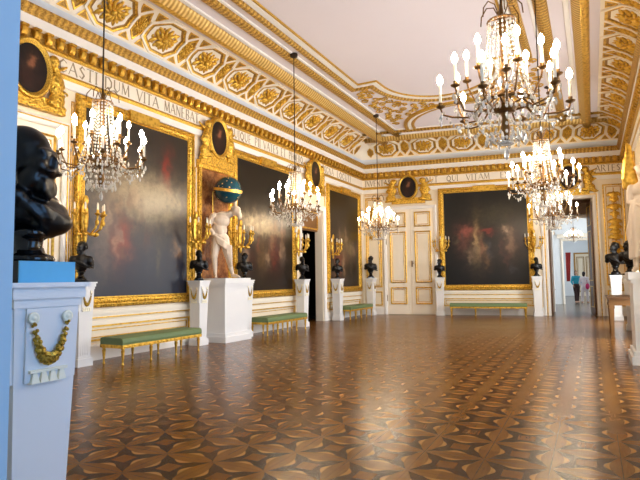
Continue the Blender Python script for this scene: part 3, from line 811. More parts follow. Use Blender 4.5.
# ---------------- trophies of gilt ornament on the panels
def trophy(label, w, s, z0, z1, wd, seed):
    mb = MB(); r = random.Random(seed); z = z0; k = 0
    while z < z1:
        h = .16 + r.random() * .12; q = wd * (.5 + .5 * abs(math.sin(k * 1.3 + .6)))
        mb.ell((0, -.05, z), (q * .55, .05, h * .55), 10, 6)
        for sg in (-1, 1):
            mb.ell((sg * q * .6, -.04, z + .04), (q * .4, .035, .05), 8, 5, R=Matrix.Rotation(sg * .7, 3, 'Y'))
            pts = [(sg * (q * .5 + .07 * math.cos(i * .8) * (1 - i / 9)), -.05, z - .08 + .07 * math.sin(i * .8) * (1 - i / 9)) for i in range(7)]
            mb.tube(pts, .018, 6)
        mb.tube([(0, -.03, z), (0, -.03, z + h * 1.2)], .02, 6)
        z += h * 1.05; k += 1
    o = sculpt(mb, 'gilt_trophy', 'goldplain', None, .018, 1); put(o, w, s, .012, 0); tag(o, label, 'wall ornament')
    return o
trophy('gilt trophy relief hanging on the narrow panel in the far left corner', BACK, .45, 3.2, 4.5, .26, 1)
trophy('tall gilt trophy relief on the panel right of the far doorway', BACK, 9.56, 2.3, 4.6, .30, 4)

# ---------------- herm pedestals
def make_herm():
    t = thing('herm_pedestal', 'x', 'pedestal')
    mb = MB(); mb.box(-.19, .19, -.19, .19, 0, .14); mb.box(-.165, .165, -.165, .165, .14, .17); mb.build('plinth', 'marble', t)
    mb = MB(); mb.taper(.148, .148, .19, .19, .17, 1.37); mb.build('shaft', 'marble', t)
    mb = MB(); mb.box(-.20, .20, -.20, .20, 1.37, 1.415); mb.box(-.215, .215, -.215, .215, 1.415, 1.475); mb.box(-.235, .235, -.235, .235, 1.475, 1.5); mb.build('capital', 'marble', t)
    for fi, rz in enumerate((0, -PI / 2)):
        R = Matrix.Rotation(rz, 4, 'Z')
        def fy(z): return -(.148 + (.19 - .148) * (z - .17) / 1.2)
        # raised front panel
        mb = MB(); zt, zb = 1.365, .98
        vs = [(-.125, fy(zb) + .002, zb), (.17, fy(zb) + .002, zb), (.178, fy(zt) + .002, zt), (-.13, fy(zt) + .002, zt)]
        mb.add(vs + [(a, b - .016, c) for a, b, c in vs], [(4, 5, 6, 7), (0, 1, 5, 4), (1, 2, 6, 5), (2, 3, 7, 6), (3, 0, 4, 7)], R); mb.build('panel', 'marble', t)
        for sx in (-1, 1):
            mb = MB(); c = (sx * .1, fy(1.315) - .02, 1.315)
            Mx = R @ Matrix.Translation(c) @ Matrix.Rotation(PI / 2, 4, 'X')
            mb.lathe([(.030, 0), (.032, .010), (.022, .014), (.016, .008), (.012, .014), (.002, .016)], 14, Mx); mb.build('rosette', 'ivory', t, smooth=True)
        mb = MB(); n = 22
        for k in range(n + 1):
            f = k / n * 2 - 1; x = .098 * f; z = 1.28 - .185 * (1 - abs(f) ** 2.4); rr = .012 + .016 * (1 - abs(f) ** 1.5)
            for q in range(3):
                a = q * 2.1 + k; mb.ell((x + rr * .6 * math.cos(a), fy(z) - .03 - .008 * math.sin(a), z + rr * .6 * math.sin(a)), (rr * .75, rr * .8, rr * .75), 6, 4, M=R)
        mb.build('garland', 'garland', t)
        mb = MB(); mb.box(-.108, .108, fy(1.0) - .035, fy(1.0), 1.03, 1.045, R)
        for k in range(4):
            x = -.078 + k * .052; mb.taper(.024, .018, .011, .01, .975, 1.03, x, fy(1.0) - .018, R)
        mb.build('guttae', 'ivory', t)
        mb = MB()
        for k in range(5):
            x = -.09 + k * .045; mb.box(x - .009, x + .009, fy(.3) - .005, fy(.3) + .01, .2, .55, R)
        mb.build('fluting', 'marble', t)
    t.location = (0, 0, 0); return t
herm0 = make_herm(); _first = [True]
def herm(label, w, s, d):
    if _first[0]: t = herm0; _first[0] = False
    else: t = copy_tree(herm0)
    put(t, w, s, d); t.scale = (.84, .84, 1); t['label'] = label; t['category'] = 'pedestal'; t['group'] = 'tapered white bust pedestals'
    return t
# ---------------- busts
def bust_mesh(kind, face=0.0, voxel=.014, drap=True, beard=False, hair=0):
    """facing -Y, base of the cut chest at z = .2; total about .8 m"""
    mb = MB()
    mb.ell((0, .0, .42), (.17, .115, .15), 16, 10)
    mb.ell((0, .01, .33), (.12, .09, .14), 14, 10)
    for sg in (-1, 1):
        mb.ell((sg * .15, .0, .43), (.09, .085, .10), 12, 8)
        cap(mb, (sg * .14, .0, .44), .075, (sg * .19, .01, .36), .06)
    cap(mb, (0, .01, .48), .065, (0, -.01, .62), .055)
    cap(mb, (0, .0, .26), .06, (0, .0, .18), .045)
    if drap:
        for k in range(6):
            x0 = -.2 + k * .035; mb.tube([(x0, -.03, .5 - .01 * k), (x0 + .08, -.12, .44 - .015 * k), (x0 + .2, -.105, .34 - .012 * k), (x0 + .28, -.02, .33 - .01 * k)], .018, 6)
        mb.ell((-.13, -.02, .47), (.1, .09, .07), 10, 8)
    R = Matrix.Rotation(face, 4, 'Z'); Mh = Matrix.Translation((0, -.01, .68)) @ R
    def h(c, r, n=12, m=9, RR=None): mb.ell(c, r, n, m, M=Mh, R=RR)
    h((0, .015, .03), (.082, .10, .10), 16, 12)              # skull
    h((0, -.045, -.03), (.058, .055, .085))                    # face
    h((0, -.085, -.095), (.032, .028, .03))                    # chin
    h((0, -.105, -.02), (.014, .022, .034), 8, 6)              # nose
    h((0, -.118, -.035), (.016, .014, .012), 8, 6)
    h((0, -.098, -.066), (.022, .012, .008), 8, 6)            # lips
    h((0, -.085, .035), (.058, .022, .014), 10, 6)            # brow
    for sg in (-1, 1):
        h((sg * .03, -.084, .012), (.012, .009, .008), 8, 6)
        h((sg * .083, .01, -.01), (.012, .022, .032), 8, 6)
        h((sg * .04, -.07, -.035), (.022, .024, .024), 8, 6)
    if beard:
        h((0, -.085, -.13), (.05, .04, .06)); h((0, -.075, -.085), (.055, .04, .03))
        for sg in (-1, 1): h((sg * .045, -.04, -.08), (.025, .04, .055)); h((sg * .02, -.112, -.055), (.022, .012, .010), 8, 6)
    rr = random.Random(kind)
    if hair:
        for k in range(40):
            a = rr.uniform(-.3, PI + .3); e = rr.uniform(-.3, 1.45)
            x, y, z = .09 * math.cos(a) * math.cos(e), .015 + .105 * math.sin(a) * math.cos(e), .03 + .105 * math.sin(e)
            if hair == 1: h((x, y, z), (.026, .026, .022), 7, 5)
        if hair == 2:
            for k in range(18):
                a = 2 * PI * k / 18; h((.085 * math.cos(a), .01 + .1 * math.sin(a), .05), (.026, .02, .018), 7, 5)
    return mb
def socle(mb, z0=.0, z1=.2, r=.11):
    H = z1 - z0
    mb.lathe([(r, z0), (r, z0 + H * .14), (r * .92, z0 + H * .22), (r * .62, z0 + H * .38), (r * .5, z0 + H * .6), (r * .56, z0 + H * .8), (r * .78, z0 + H * .9), (r * .78, z1)], 20)
    return mb
BV = {}
def make_bust(kind, face, beard, hair, drap=True):
    t = thing('portrait_bust', 'x', 'bust')
    sculpt(bust_mesh(kind, face, .014, drap, beard, hair), 'head_and_shoulders', 'bronze', t, .014, 2)
    mb = socle(MB(), .03, .22, .11); mb.build('socle', 'blackstone', t, smooth=False)
    mb = MB(); mb.box(-.12, .12, -.12, .12, 0, .035); mb.build('base_slab', 'blackstone', t)
    return t
bprotos = [make_bust(1, -.5, False, 1), make_bust(2, .4, True, 0), make_bust(3, -.9, False, 2)]
bused = [False] * 3
def bust(label, kind, w, s, d, z, rz=0, sc=.78):
    if not bused[kind]: t = bprotos[kind]; bused[kind] = True
    else: t = copy_tree(bprotos[kind])
    put(t, w, s, d, z, rz); t.scale = (sc, sc, sc); t['label'] = label; t['category'] = 'bust'; t['group'] = 'black busts on the pedestals'
    return t
hl = [('white tapered pedestal left of the nearest green bench, mostly behind the big blue-white pedestal', LEFT, 6.62, .34, 0),
      ('white tapered pedestal standing left of the marble statue plinth', LEFT, 9.87, .34, 1),
      ('white tapered pedestal standing right of the marble statue plinth', LEFT, 11.72, .34, 2),
      ('white tapered pedestal against the dark side doorway', LEFT, 14.85, .36, 1),
      ('white tapered pedestal in front of the left edge of the corner painting', LEFT, 17.55, .33, 0),
      ('white tapered pedestal in the far left corner of the hall', LEFT, 20.5, .46, 2),
      ('white tapered pedestal between the white double doors and the far painting', BACK, 3.16, .34, 0),
      ('white tapered pedestal between the far painting and the open doorway', BACK, 6.76, .34, 1),
      ('white pedestal in the bright far right corner', RIGHT, rights(20.4), .56, 0),
      ('white pedestal near the right picture edge beyond the gilt console table', RIGHT, rights(16.9), .33, 2)]
bl = ['small black bust in shadow beside the nearest painting', 'black bust left of the marble figure with the globe', 'black bust right of the marble figure with the globe',
      'black bust on the pedestal by the dark side doorway', 'black bust in front of the corner painting', 'large black bust in the far left corner',
      'black bust beside the white double doors', 'black bust between the far painting and open doorway',
      'broad shouldered black bust in the far right corner', 'black bust at the right picture edge']
for (lab, w, s, d, k), b_ in zip(hl, bl):
    herm(lab, w, s, d)
    big = b_.startswith(('large', 'broad'))
    bust(b_, k, w, s, d, 1.5, rz=(-.9 if w is LEFT else (1.15 if w is RIGHT else .2)), sc=(1.35 if 'broad' in b_ else 1.15) if big else (1.2 if 'edge' in b_ else .9))

# ---------------- the big pedestal with the big bust in front
FS, FD = 1.90, XL * -1 - 2.81
fh = copy_tree(herm0); put(fh, LEFT, 1.90, 5.79, 0)
fh.scale = (1, 1, 1); tag(fh, 'big blue-white pedestal with gilt garland filling the lower left corner', 'pedestal', 'tapered white bust pedestals')
bb = thing('portrait_bust', 'large black bearded bald bust in the left foreground', 'bust', LEFT.p(1.90, 5.79, 1.5), LEFT.rz)
mb = MB()
Mh = Matrix.Translation((-.035, -.02, .672))
Rf = Matrix.Rotation(.42, 4, 'Z') @ Matrix.Scale(1.1, 4)
mb.ell((.03, .02, .40), (.215, .15, .105), 20, 12)
mb.ell((.09, -.03, .345), (.15, .12, .085), 18, 12)
for sg in (-1, 1): mb.ell((sg * .14, .03, .42), (.075, .09, .10), 14, 10)
cap(mb, (0, .01, .44), .09, (0, 0, .57), .08)
cap(mb, (0, .02, .34), .07, (0, .02, .26), .06)
def on_chest(a, z, e=1.0):
    k = math.sqrt(max(.02, 1 - ((z - .41) / .17) ** 2)); return (.02 + .205 * k * math.sin(a) * e, .01 - .160 * k * math.cos(a) * e, z)
for k in range(7):
    mb.tube([on_chest(-1.5 + .12 * k, .50 - .01 * k), on_chest(-.9 + .12 * k, .47 - .02 * k), on_chest(-.2 + .1 * k, .42 - .03 * k), on_chest(.5 + .08 * k, .37 - .02 * k), on_chest(1.2, .34 - .015 * k)], .018, 6)
mb.ell((-.12, -.04, .47), (.09, .09, .06), 12, 8)
MM = Mh @ Rf
def hh(c, r, n=14, m=10): mb.ell(c, r, n, m, M=MM)
hh((0, .025, .055), (.115, .145, .135), 22, 16)
hh((0, -.07, -.02), (.085, .075, .11)); hh((0, -.142, -.01), (.018, .028, .042), 10, 8); hh((0, -.15, -.035), (.022, .018, .016), 8, 6)
hh((0, -.115, .045), (.085, .028, .022), 12, 6); hh((0, -.10, .015), (.07, .045, .05), 12, 8); hh((0, -.135, -.075), (.034, .018, .01), 8, 6)
for sg in (-1, 1):
    hh((sg * .042, -.128, .02), (.018, .012, .011), 8, 6); hh((sg * .116, .02, -.01), (.016, .03, .045), 8, 6); hh((sg * .06, -.105, -.03), (.03, .034, .034), 8, 6)
    hh((sg * .06, -.05, -.09), (.04, .06, .06)); hh((sg * .035, -.15, -.058), (.035, .018, .014), 8, 6)
    for k in range(6): hh((sg * .105, .04 + .02 * k, -.01 - .02 * k), (.03, .03, .03), 7, 5)
hh((0, -.095, -.125), (.06, .05, .06)); hh((0, -.085, -.10), (.07, .055, .04))
for k in range(9): hh(((k - 4) * .013, -.125, -.135 - .008 * (4 - abs(k - 4))), (.012, .014, .04), 7, 6)
sculpt(mb, 'head_and_shoulders', 'bronze', bb, .011, 3)
mb = MB(); mb.lathe([(.135, .115), (.14, .13), (.13, .15), (.09, .165), (.075, .21), (.08, .25), (.10, .262), (.10, .29), (.08, .30)], 28); mb.build('socle', 'blackstone', bb, smooth=True)
mb = MB(); mb.box(-.16, .175, -.165, .14, .0, .115); mb.build('plinth_block', 'blackstone', bb)
mb = MB(); mb.box(-.16, .175, -.172, -.165, .0, .115); q = mb.build('plinth_reflection', 'bluereflection', bb); q['label'] = 'bright blue daylight reflection painted on the plinth block front'  # thin blue sheet standing in for the reflection on the black stone
bb.scale = (1, 1, 1)

# ---------------- marble pedestal and globe statue
t = thing('statue_pedestal', 'large square white marble plinth carrying the globe statue', 'pedestal', LEFT.p(10.88, .40, 0), LEFT.rz)
def big_pedestal(t):
    mb = MB(); mb.box(-.54, .54, -.36, .34, 0, .14); mb.box(-.51, .51, -.33, .31, .14, .22); mb.build('plinth', 'marble', t)
    mb = MB(); mb.box(-.47, .47, -.29, .3, .22, 1.36); mb.build('die', 'marble', t)
    mb = MB(); mb.box(-.50, .50, -.32, .31, 1.36, 1.42); mb.box(-.53, .53, -.35, .32, 1.42, 1.55); mb.build('cornice', 'marble', t)
big_pedestal(t)
def hand(mb, p, d, u, s=1.0):
    """palm and five bent fingers; d = finger direction, u = back of hand"""
    p, d, u = Vector(p), Vector(d).normalized(), Vector(u).normalized(); r = d.cross(u).normalized()
    mb.ell(tuple(p + d * .04 * s), (.036 * s, .036 * s, .022 * s), 8, 6)
    for k, L in enumerate((.07, .08, .075, .06)):
        b = p + d * .075 * s + r * (.027 - .018 * k) * s; m_ = b + d * L * .5 * s; e = m_ + d * L * .4 * s - u * L * .35 * s
        mb.tube([tuple(b - d * .03 * s), tuple(b), tuple(m_), tuple(e)], [.010 * s, .010 * s, .009 * s, .007 * s], 6)
    b = p + d * .02 * s + r * .035 * s; mb.tube([tuple(b - r * .02 * s), tuple(b + r * .015 * s), tuple(b + r * .03 * s + d * .035 * s), tuple(b + r * .025 * s + d * .06 * s)], [.012 * s, .012 * s, .011 * s, .008 * s], 6)
st = thing('globe_statue', 'white marble nude old man bent under a blue globe', 'statue', (-8.10, 10.72, 1.55), .642)
b = MB()
def J(x, y, z): return (x, y, z - 1.55)
pel = J(-.15, 0, 2.57)
b.ell(pel, (.185, .14, .14), 16, 10)
b.ell(J(-.17, 0, 2.76), (.185, .13, .2), 16, 10)
b.ell(J(-.13, .0, 2.98), (.215, .15, .18), 16, 10)
b.ell(J(-.21, -.07, 3.02), (.09, .06, .07)); b.ell(J(-.05, -.07, 3.04), (.09, .06, .07))
b.ell(J(-.15, -.1, 2.72), (.08, .04, .12))
cap(b, J(-.24, 0, 2.52), .13, J(-.30, -.06, 2.08), .085); cap(b, J(-.30, -.06, 2.08), .08, J(-.28, .03, 1.68), .048)
b.ell(J(-.30, .0, 1.92), (.06, .07, .12))
cap(b, J(-.28, .03, 1.62), .048, J(-.26, -.13, 1.59), .035); 
cap(b, J(-.06, 0, 2.52), .135, J(.03, -.10, 2.1), .085); cap(b, J(.03, -.10, 2.1), .08, J(.14, .05, 1.68), .048)
b.ell(J(.08, -.02, 1.93), (.06, .07, .12))
cap(b, J(.15, .05, 1.62), .048, J(.29, -.08, 1.59), .035)
for k in range(4):
    cap(b, J(-.285 + k * .018, -.15, 1.575), .014, J(-.28 + k * .02, -.18, 1.57), .011, 6); cap(b, J(.29 + k * .014, -.10 + k * .02, 1.575), .014, J(.315 + k * .012, -.125 + k * .02, 1.57), .011, 6)
cap(b, J(-.31, .0, 3.10), .10, J(-.47, -.02, 2.84), .068); cap(b, J(-.47, -.02, 2.84), .066, J(-.33, -.13, 2.66), .045)
hand(b, J(-.34, -.1, 2.66), (.8, -.2, -.5), (0, -1, 0), .95)
cap(b, J(.04, .04, 3.13), .085, J(.2, .24, 3.30), .055); cap(b, J(.2, .24, 3.30), .052, J(.22, .36, 3.58), .038)
hand(b, J(.22, .36, 3.60), (-.1, -.1, 1), (1, 0, 0), .95)
cap(b, J(-.02, .0, 3.1), .10, J(.16, -.06, 3.18), .075); b.ell(J(-.08, .01, 3.13), (.2, .11, .09))
b.ell(J(.24, -.09, 3.22), (.11, .125, .13), 16, 12); b.ell(J(.29, -.17, 3.19), (.07, .055, .09)); b.ell(J(.32, -.215, 3.225), (.02, .02, .03), 8, 6)
b.ell(J(.32, -.18, 3.09), (.065, .06, .10)); b.ell(J(.3, -.19, 3.27), (.06, .02, .016), 8, 6)
for k in range(10): 
    a = k * .65; b.ell(J(.22 + .085 * math.cos(a), -.04 + .07 * math.sin(a), 3.3 + .02 * math.sin(k * 2)), (.035, .035, .035), 7, 5)
body = sculpt(b, 'body', 'statue', st, .013, 2)
b = MB()
for k in range(6):
    b.tube([J(-.37 + .01 * k, -.02, 2.66 - .03 * k), J(-.25 + .01 * k, -.14, 2.58 - .035 * k), J(-.06, -.17, 2.46 - .03 * k), J(.09, -.12, 2.34 - .03 * k), J(.10, .0, 2.3 - .02 * k)], .03, 7)
for k in range(4): b.tube([J(.0 + k * .035, -.14, 2.36), J(.02 + k * .03, -.17, 2.15), J(.06 + k * .02, -.12, 1.95 - .03 * k), J(.05 + k * .012, -.05, 1.8)], [.038, .035, .028, .018], 7)
sculpt(b, 'loincloth', 'statue', st, .016, 2)
gl = MB(); gl.ell((0, 0, 0), (.345, .345, .345), 32, 20); g = gl.build('globe', 'globe', st, smooth=True); g.location = J(.03, .02, 3.76)
mb = MB(); Rg = Matrix.Rotation(.12, 4, 'Y') @ Matrix.Rotation(.15, 4, 'X')
mb.lathe([(.34, -.035), (.365, -.035), (.365, .035), (.34, .035)], 36, Rg); q = mb.build('globe_ring', 'goldplain', g)
mb = MB(); mb.tube([J(-.34, -.05, 3.12), J(-.34, -.05, 3.70)], .012, 8); mb.tube([J(-.34, -.05, 3.70), J(-.3, -.05, 3.72)], .012, 6); mb.build('dial_pointer', 'goldplain', st)

# ---------------- winged statue on the right edge
t = thing('statue_pedestal', 'large white marble plinth cut by the right picture edge', 'pedestal', RIGHT.p(rights(10.88), .37, 0), RIGHT.rz); big_pedestal(t)
fa = thing('winged_statue', 'pale marble figure with gilt wings at the right picture edge', 'statue', RIGHT.p(rights(10.9), .40, 1.55), -.1)
b = MB()
b.ell((0, 0, 1.02), (.16, .13, .15)); b.ell((0, 0, 1.25), (.15, .12, .2)); b.ell((0, 0, 1.45), (.18, .13, .15))
cap(b, (-.1, 0, .95), .12, (-.14, -.05, .5), .08); cap(b, (-.14, -.05, .5), .075, (-.16, 0, .09), .045); cap(b, (.1, 0, .95), .12, (.1, .03, .5), .08); cap(b, (.1, .03, .5), .075, (.12, .06, .09), .045)
cap(b, (-.16, 0, .06), .045, (-.2, -.13, .03), .032); cap(b, (.12, .06, .06), .045, (.14, -.08, .03), .032)
cap(b, (0, 0, 1.55), .065, (0, -.02, 1.7), .055); b.ell((0, -.03, 1.8), (.09, .11, .12), 16, 12); b.ell((0, -.1, 1.76), (.055, .05, .08)); b.ell((0, -.15, 1.77), (.014, .02, .03), 8, 6)
for k in range(12): a = k * .52; b.ell((.085 * math.cos(a), .02 + .09 * math.sin(a), 1.86), (.04, .04, .04), 7, 5)
cap(b, (.2, 0, 1.5), .07, (.36, -.05, 1.72), .05); cap(b, (.36, -.05, 1.72), .05, (.30, -.08, 1.98), .036); hand(b, (.3, -.08, 2.0), (0, 0, 1), (1, 0, 0))
cap(b, (-.17, 0, 1.5), .07, (-.21, .02, 1.25), .052); cap(b, (-.21, .02, 1.25), .05, (-.06, -.17, 1.16), .036); hand(b, (-.05, -.18, 1.15), (1, -.2, 0), (0, -1, 0))
sculpt(b, 'body', 'statue', fa, .014, 2)
b = MB()
for k in range(12):
    a = -1.0 + k * .42; x, y = .17 * math.sin(a), -.14 * math.cos(a)
    b.tube([(x * 1.0, y * .9, 1.28), (x * 1.3, y * 1.2, 1.0), (x * 1.4, y * 1.5, .6), (x * 1.6, y * 1.4, .22 + .02 * (k % 3))], [.04, .055, .055, .04], 7)
b.tube([(-.05, .05, 1.1), (-.18, .1, .95), (-.24, .08, .7), (-.22, .05, .4)], [.08, .07, .06, .03], 8)
sculpt(b, 'drapery', 'statue', fa, .018, 2)
for sg in (-1, 1):
    b = MB()
    for k in range(9):
        a = 1.75 - k * .16; L = .95 - .06 * k
        b.tube([(sg * .08, .12, 1.45), (sg * (.14 + L * .3 * abs(math.cos(a))), .16, 1.45 + L * .5 * math.sin(a)), (sg * (.16 + L * abs(math.cos(a)) * .35), .18, 1.45 + L * math.sin(a))], [.05, .06, .02], 7)
    b.tube([(sg * .06, .12, 1.3), (sg * .25, .15, 1.7), (sg * .2, .17, 2.2)], [.07, .08, .03], 7)
    sculpt(b, 'wing', 'goldplain', fa, .02, 1)
mb = MB(); mb.tube([(.12, -.2, 1.72), (.3, -.16, 2.03), (.5, -.12, 2.38), (.62, -.1, 2.6), (.66, -.1, 2.68)], [.01, .013, .018, .04, .09], 12); mb.build('trumpet', 'goldplain', fa, smooth=True)

# ---------------- benches
def bench(label, w, s0, s1, d, legs):
    cx = (s0 + s1) / 2; H = (s1 - s0) / 2; D = .28
    t = thing('upholstered_bench', label, 'bench'); put(t, w, cx, d, 0); t['group'] = 'green benches under the paintings'
    mb = MB(); z0, z1 = .365, .49
    vs = []
    prof = [(-D, z0), (-D - .012, z0 + .04), (-D, z1 - .02), (-D + .04, z1), (D - .04, z1), (D, z1 - .02), (D, z0)]
    for x in (-H, H):
        for y, z in prof: vs.append((x, y, z))
    n = len(prof); mb.add(vs, [tuple(range(n)), tuple(reversed(range(n, 2 * n)))] + [(i, (i + 1) % n, (i + 1) % n + n, i + n) for i in range(n)]); mb.build('seat', 'silk', t)
    mb = MB(); mb.box(-H, H, -D - .01, -D + .03, .305, .365); mb.box(-H, H, D - .03, D + .01, .305, .365); mb.box(-H, -H + .04, -D, D, .305, .365); mb.box(H - .04, H, -D, D, .305, .365)
    for k in range(int(H * 2 / .12)): mb.ell((-H + .06 + k * .12, -D - .012, .335), (.04, .012, .018), 8, 4)
    mb.build('seat_rail', 'goldplain', t)
    lg = None
    for k in range(legs):
        for sy in (-1, 1):
            x = -H + .05 + (2 * H - .1) * k / (legs - 1)
            if lg is None:
                l = MB(); l.lathe([(.018, 0), (.024, .02), (.016, .05), (.030, .22), (.034, .26), (.022, .28), (.036, .29), (.036, .31)], 12); lg = l.build('leg', 'goldplain', t, smooth=False); o = lg
            else: o = lg.copy(); COL.objects.link(o)
            o.location = (x, sy * (D - .04), 0)
    return t
bench('long green upholstered gilt bench under the nearest painting', LEFT, 6.9, 9.05, .82, 4)
bench('green upholstered gilt bench under the painting right of the globe statue', LEFT, 12.0, 14.2, .60, 5)
bench('green upholstered gilt bench under the corner painting', LEFT, 17.8, 20.0, .44, 5)
bench('green upholstered gilt bench under the painting on the far end wall', BACK, 3.55, 6.35, .55, 4)

# ---------------- wall sconces
def make_sconce():
    t = thing('wall_sconce', 'x', 'sconce')
    mb = MB(); mb.ell((0, -.03, .0), (.07, .03, .28), 10, 8); mb.ell((0, -.04, -.3), (.04, .03, .1), 8, 6); mb.ell((0, -.05, .25), (.05, .03, .08), 8, 6); mb.build('back_plate', 'goldplain', t, smooth=True)
    for k in range(5):
        a = (-1.3, -.7, 0, .7, 1.3)[k]; dx, dy = math.sin(a), -math.cos(a)
        mb = MB(); mb.tube([(0, -.05, -.22), (dx * .1, -.05 + dy * .1, -.28), (dx * .22, -.05 + dy * .22, -.18), (dx * .26, -.05 + dy * .26, .0)], .014, 7)
        mb.lathe([(.012, 0), (.04, .02), (.045, .035), (.018, .045), (.016, .09)], 10, Matrix.Translation((dx * .26, -.05 + dy * .26, 0))); mb.ell((dx * .16, -.05 + dy * .16, -.27), (.035, .035, .03), 8, 5); mb.ell((dx * .25, -.05 + dy * .25, -.1), (.028, .028, .05), 8, 5); ar = mb.build('arm', 'goldplain', t, smooth=False)
        mb = MB(); mb.lathe([(.014, .08), (.014, .16), (.010, .18), (.001, .2)], 8, Matrix.Translation((dx * .26, -.05 + dy * .26, 0))); mb.build('candle', 'candle', ar)
    return t
sc0 = make_sconce()
sl = [('gilt wall sconce on the left frame edge below the nearest left chandelier', LEFT, 6.82, 2.72), ('gilt wall sconce on the frame edge left of the globe statue', LEFT, 9.95, 2.75), ('gilt wall sconce just right of the globe statue', LEFT, 11.78, 2.72),
      ('gilt wall sconce between the middle painting and the dark doorway', LEFT, 14.98, 2.72), ('gilt wall sconce on the left frame edge of the corner painting', LEFT, 17.55, 2.72),
      ('gilt wall sconce between the white double doors and the far painting', BACK, 3.24, 2.9), ('gilt wall sconce right of the painting on the end wall', BACK, 6.72, 2.9)]
for i, (lab, w, s, z) in enumerate(sl):
    o = sc0 if i == 0 else copy_tree(sc0)
    put(o, w, s, .12, z); o['label'] = lab; o['group'] = 'gilt wall sconces'; o.scale = (1.25,) * 3

# ---------------- chandeliers
def make_chandelier():
    t = thing('crystal_chandelier', 'x', 'chandelier')      # origin 2.8 m above the floor at the lowest drop
    mb = MB(); mb.tube([(0, 0, 1.68), (0, 0, 4.5)], .012, 6); mb.lathe([(.01, 4.40), (.09, 4.44), (.10, 4.51)], 14); rod = mb.build('rod', 'iron', t)
    mb = MB(); mb.lathe([(.02, .35), (.05, .5), (.03, .62), (.07, .72), (.035, .85), (.03, 1.0), (.055, 1.08), (.025, 1.2), (.02, 1.5), (.06, 1.62), (.03, 1.7), (.015, 1.86)], 14); mb.build('stem', 'brass', t, smooth=True).location = (0, 0, -.16)
    mb = MB()
    for R_, z_, th in ((.14, 1.66, .014),):
        pts = [(R_ * math.cos(2 * PI * k / 24), R_ * math.sin(2 * PI * k / 24), z_) for k in range(25)]; mb.tube(pts, th, 6)
    for k in range(6):
        a = 2 * PI * k / 6; mb.tube([(0, 0, 1.7), (.14 * math.cos(a), .14 * math.sin(a), 1.66)], .008, 6)
    mb.build('crown_ring', 'brass', t).location = (0, 0, -.16); mb = MB()
    for R_, z_, th in ((.28, .78, .02),):
        pts = [(R_ * math.cos(2 * PI * k / 24), R_ * math.sin(2 * PI * k / 24), z_) for k in range(25)]; mb.tube(pts, th, 6)
    for k in range(6):
        a = 2 * PI * k / 6; mb.tube([(0, 0, .72), (.28 * math.cos(a), .28 * math.sin(a), .78)], .012, 6)
    mb.lathe([(.02, .66), (.10, .68), (.14, .74), (.13, .76), (.02, .74)], 16)
    mb.build('ring_frame', 'brass', t).location = (0, 0, -.16)
    for k in range(6):   # crown arches
        a = 2 * PI * k / 6 + .3; c, s_ = math.cos(a), math.sin(a)
        mb = MB(); pts = [(r_ * c, r_ * s_, z_) for r_, z_ in ((.03, 1.72), (.08, 1.84), (.16, 1.86), (.22, 1.78), (.23, 1.68))]; mb.tube(pts, .007, 5); mb.build('crown_arch', 'brass', t).location = (0, 0, -.16)
    def arm(a, R_, z0, z1, inner):
        c, s_ = math.cos(a), math.sin(a)
        mb = MB(); mb.tube([(inner * c, inner * s_, z0), ((inner * .7 + R_ * .3) * c, (inner * .7 + R_ * .3) * s_, z0 - .10), ((inner * .3 + R_ * .7) * c, (inner * .3 + R_ * .7) * s_, z0 - .09), (R_ * .97 * c, R_ * .97 * s_, z1 - .08), (R_ * c, R_ * s_, z1 - .01)], .011, 6)
        ar = mb.build('arm', 'brass', t)
        T = Matrix.Translation((R_ * c, R_ * s_, 0))
        mb = MB(); mb.lathe([(.008, z1 - .02), (.045, z1), (.05, z1 + .012), (.02, z1 + .02), (.022, z1 + .05)], 10, T); mb.build('drip_pan', 'brass', ar)
        mb = MB(); mb.lathe([(.016, z1 + .04), (.016, z1 + .245)], 8, T); mb.build('candle', 'candle', ar)
        mb = MB(); mb.lathe([(.006, z1 + .24), (.026, z1 + .26), (.034, z1 + .29), (.027, z1 + .32), (.004, z1 + .36)], 8, T); mb.build('bulb', 'bulb', ar, smooth=True)
    for k in range(6):
        a = 2 * PI * k / 6
        arm(a - .14, .66, .58, .60, .26); arm(a + .2, .56, .60, .76, .26)
        arm(a + PI / 6, .38, .74, .92, .05)
    # curtains of bead chains from crown to ring and the basket underneath
    mb = MB()
    for k in range(20):
        a = 2 * PI * k / 20; c, s_ = math.cos(a), math.sin(a)
        for q in range(18):
            f = q / 17; r_ = .14 + (.30 - .14) * f ** 1.9; z_ = 1.66 - .88 * f
            mb.ell((r_ * c, r_ * s_, z_), (.0125, .0125, .020), 5, 4)
        for q in range(7):
            f = q / 6; r_ = .30 * math.cos(f * 1.35); z_ = .76 - .42 * math.sin(f * 1.35)
            mb.ell((r_ * c, r_ * s_, z_), (.016, .016, .022), 5, 4)
    for k in range(12):
        a0 = 2 * PI * k / 6 + (-.14 if k % 2 == 0 else .2) if False else 2 * PI * (k // 2) / 6 + (-.14 if k % 2 == 0 else .2)
        R_ = .66 if k % 2 == 0 else .56; z1 = .60 if k % 2 == 0 else .78
        for q in range(12):
            f = q / 11; r_ = .30 + (R_ - .30) * f; z_ = .76 + (z1 + .16 - .76) * f - .22 * math.sin(PI * f)
            mb.ell((r_ * math.cos(a0), r_ * math.sin(a0), z_), (.013, .013, .018), 5, 4)
    ch = mb.build('crystal_chains', 'crystal', t); ch['kind'] = 'stuff'; ch.location = (0, 0, -.16)
    # hanging pear drops
    mb = MB(); mb.lathe([(.002, .03), (.010, .015), (.024, -.035), (.018, -.065), (.002, -.085)], 6); dr = None
    spots = []
    for k in range(18): a = 2 * PI * k / 18; spots.append((.31 * math.cos(a), .31 * math.sin(a), .54, 1.1))
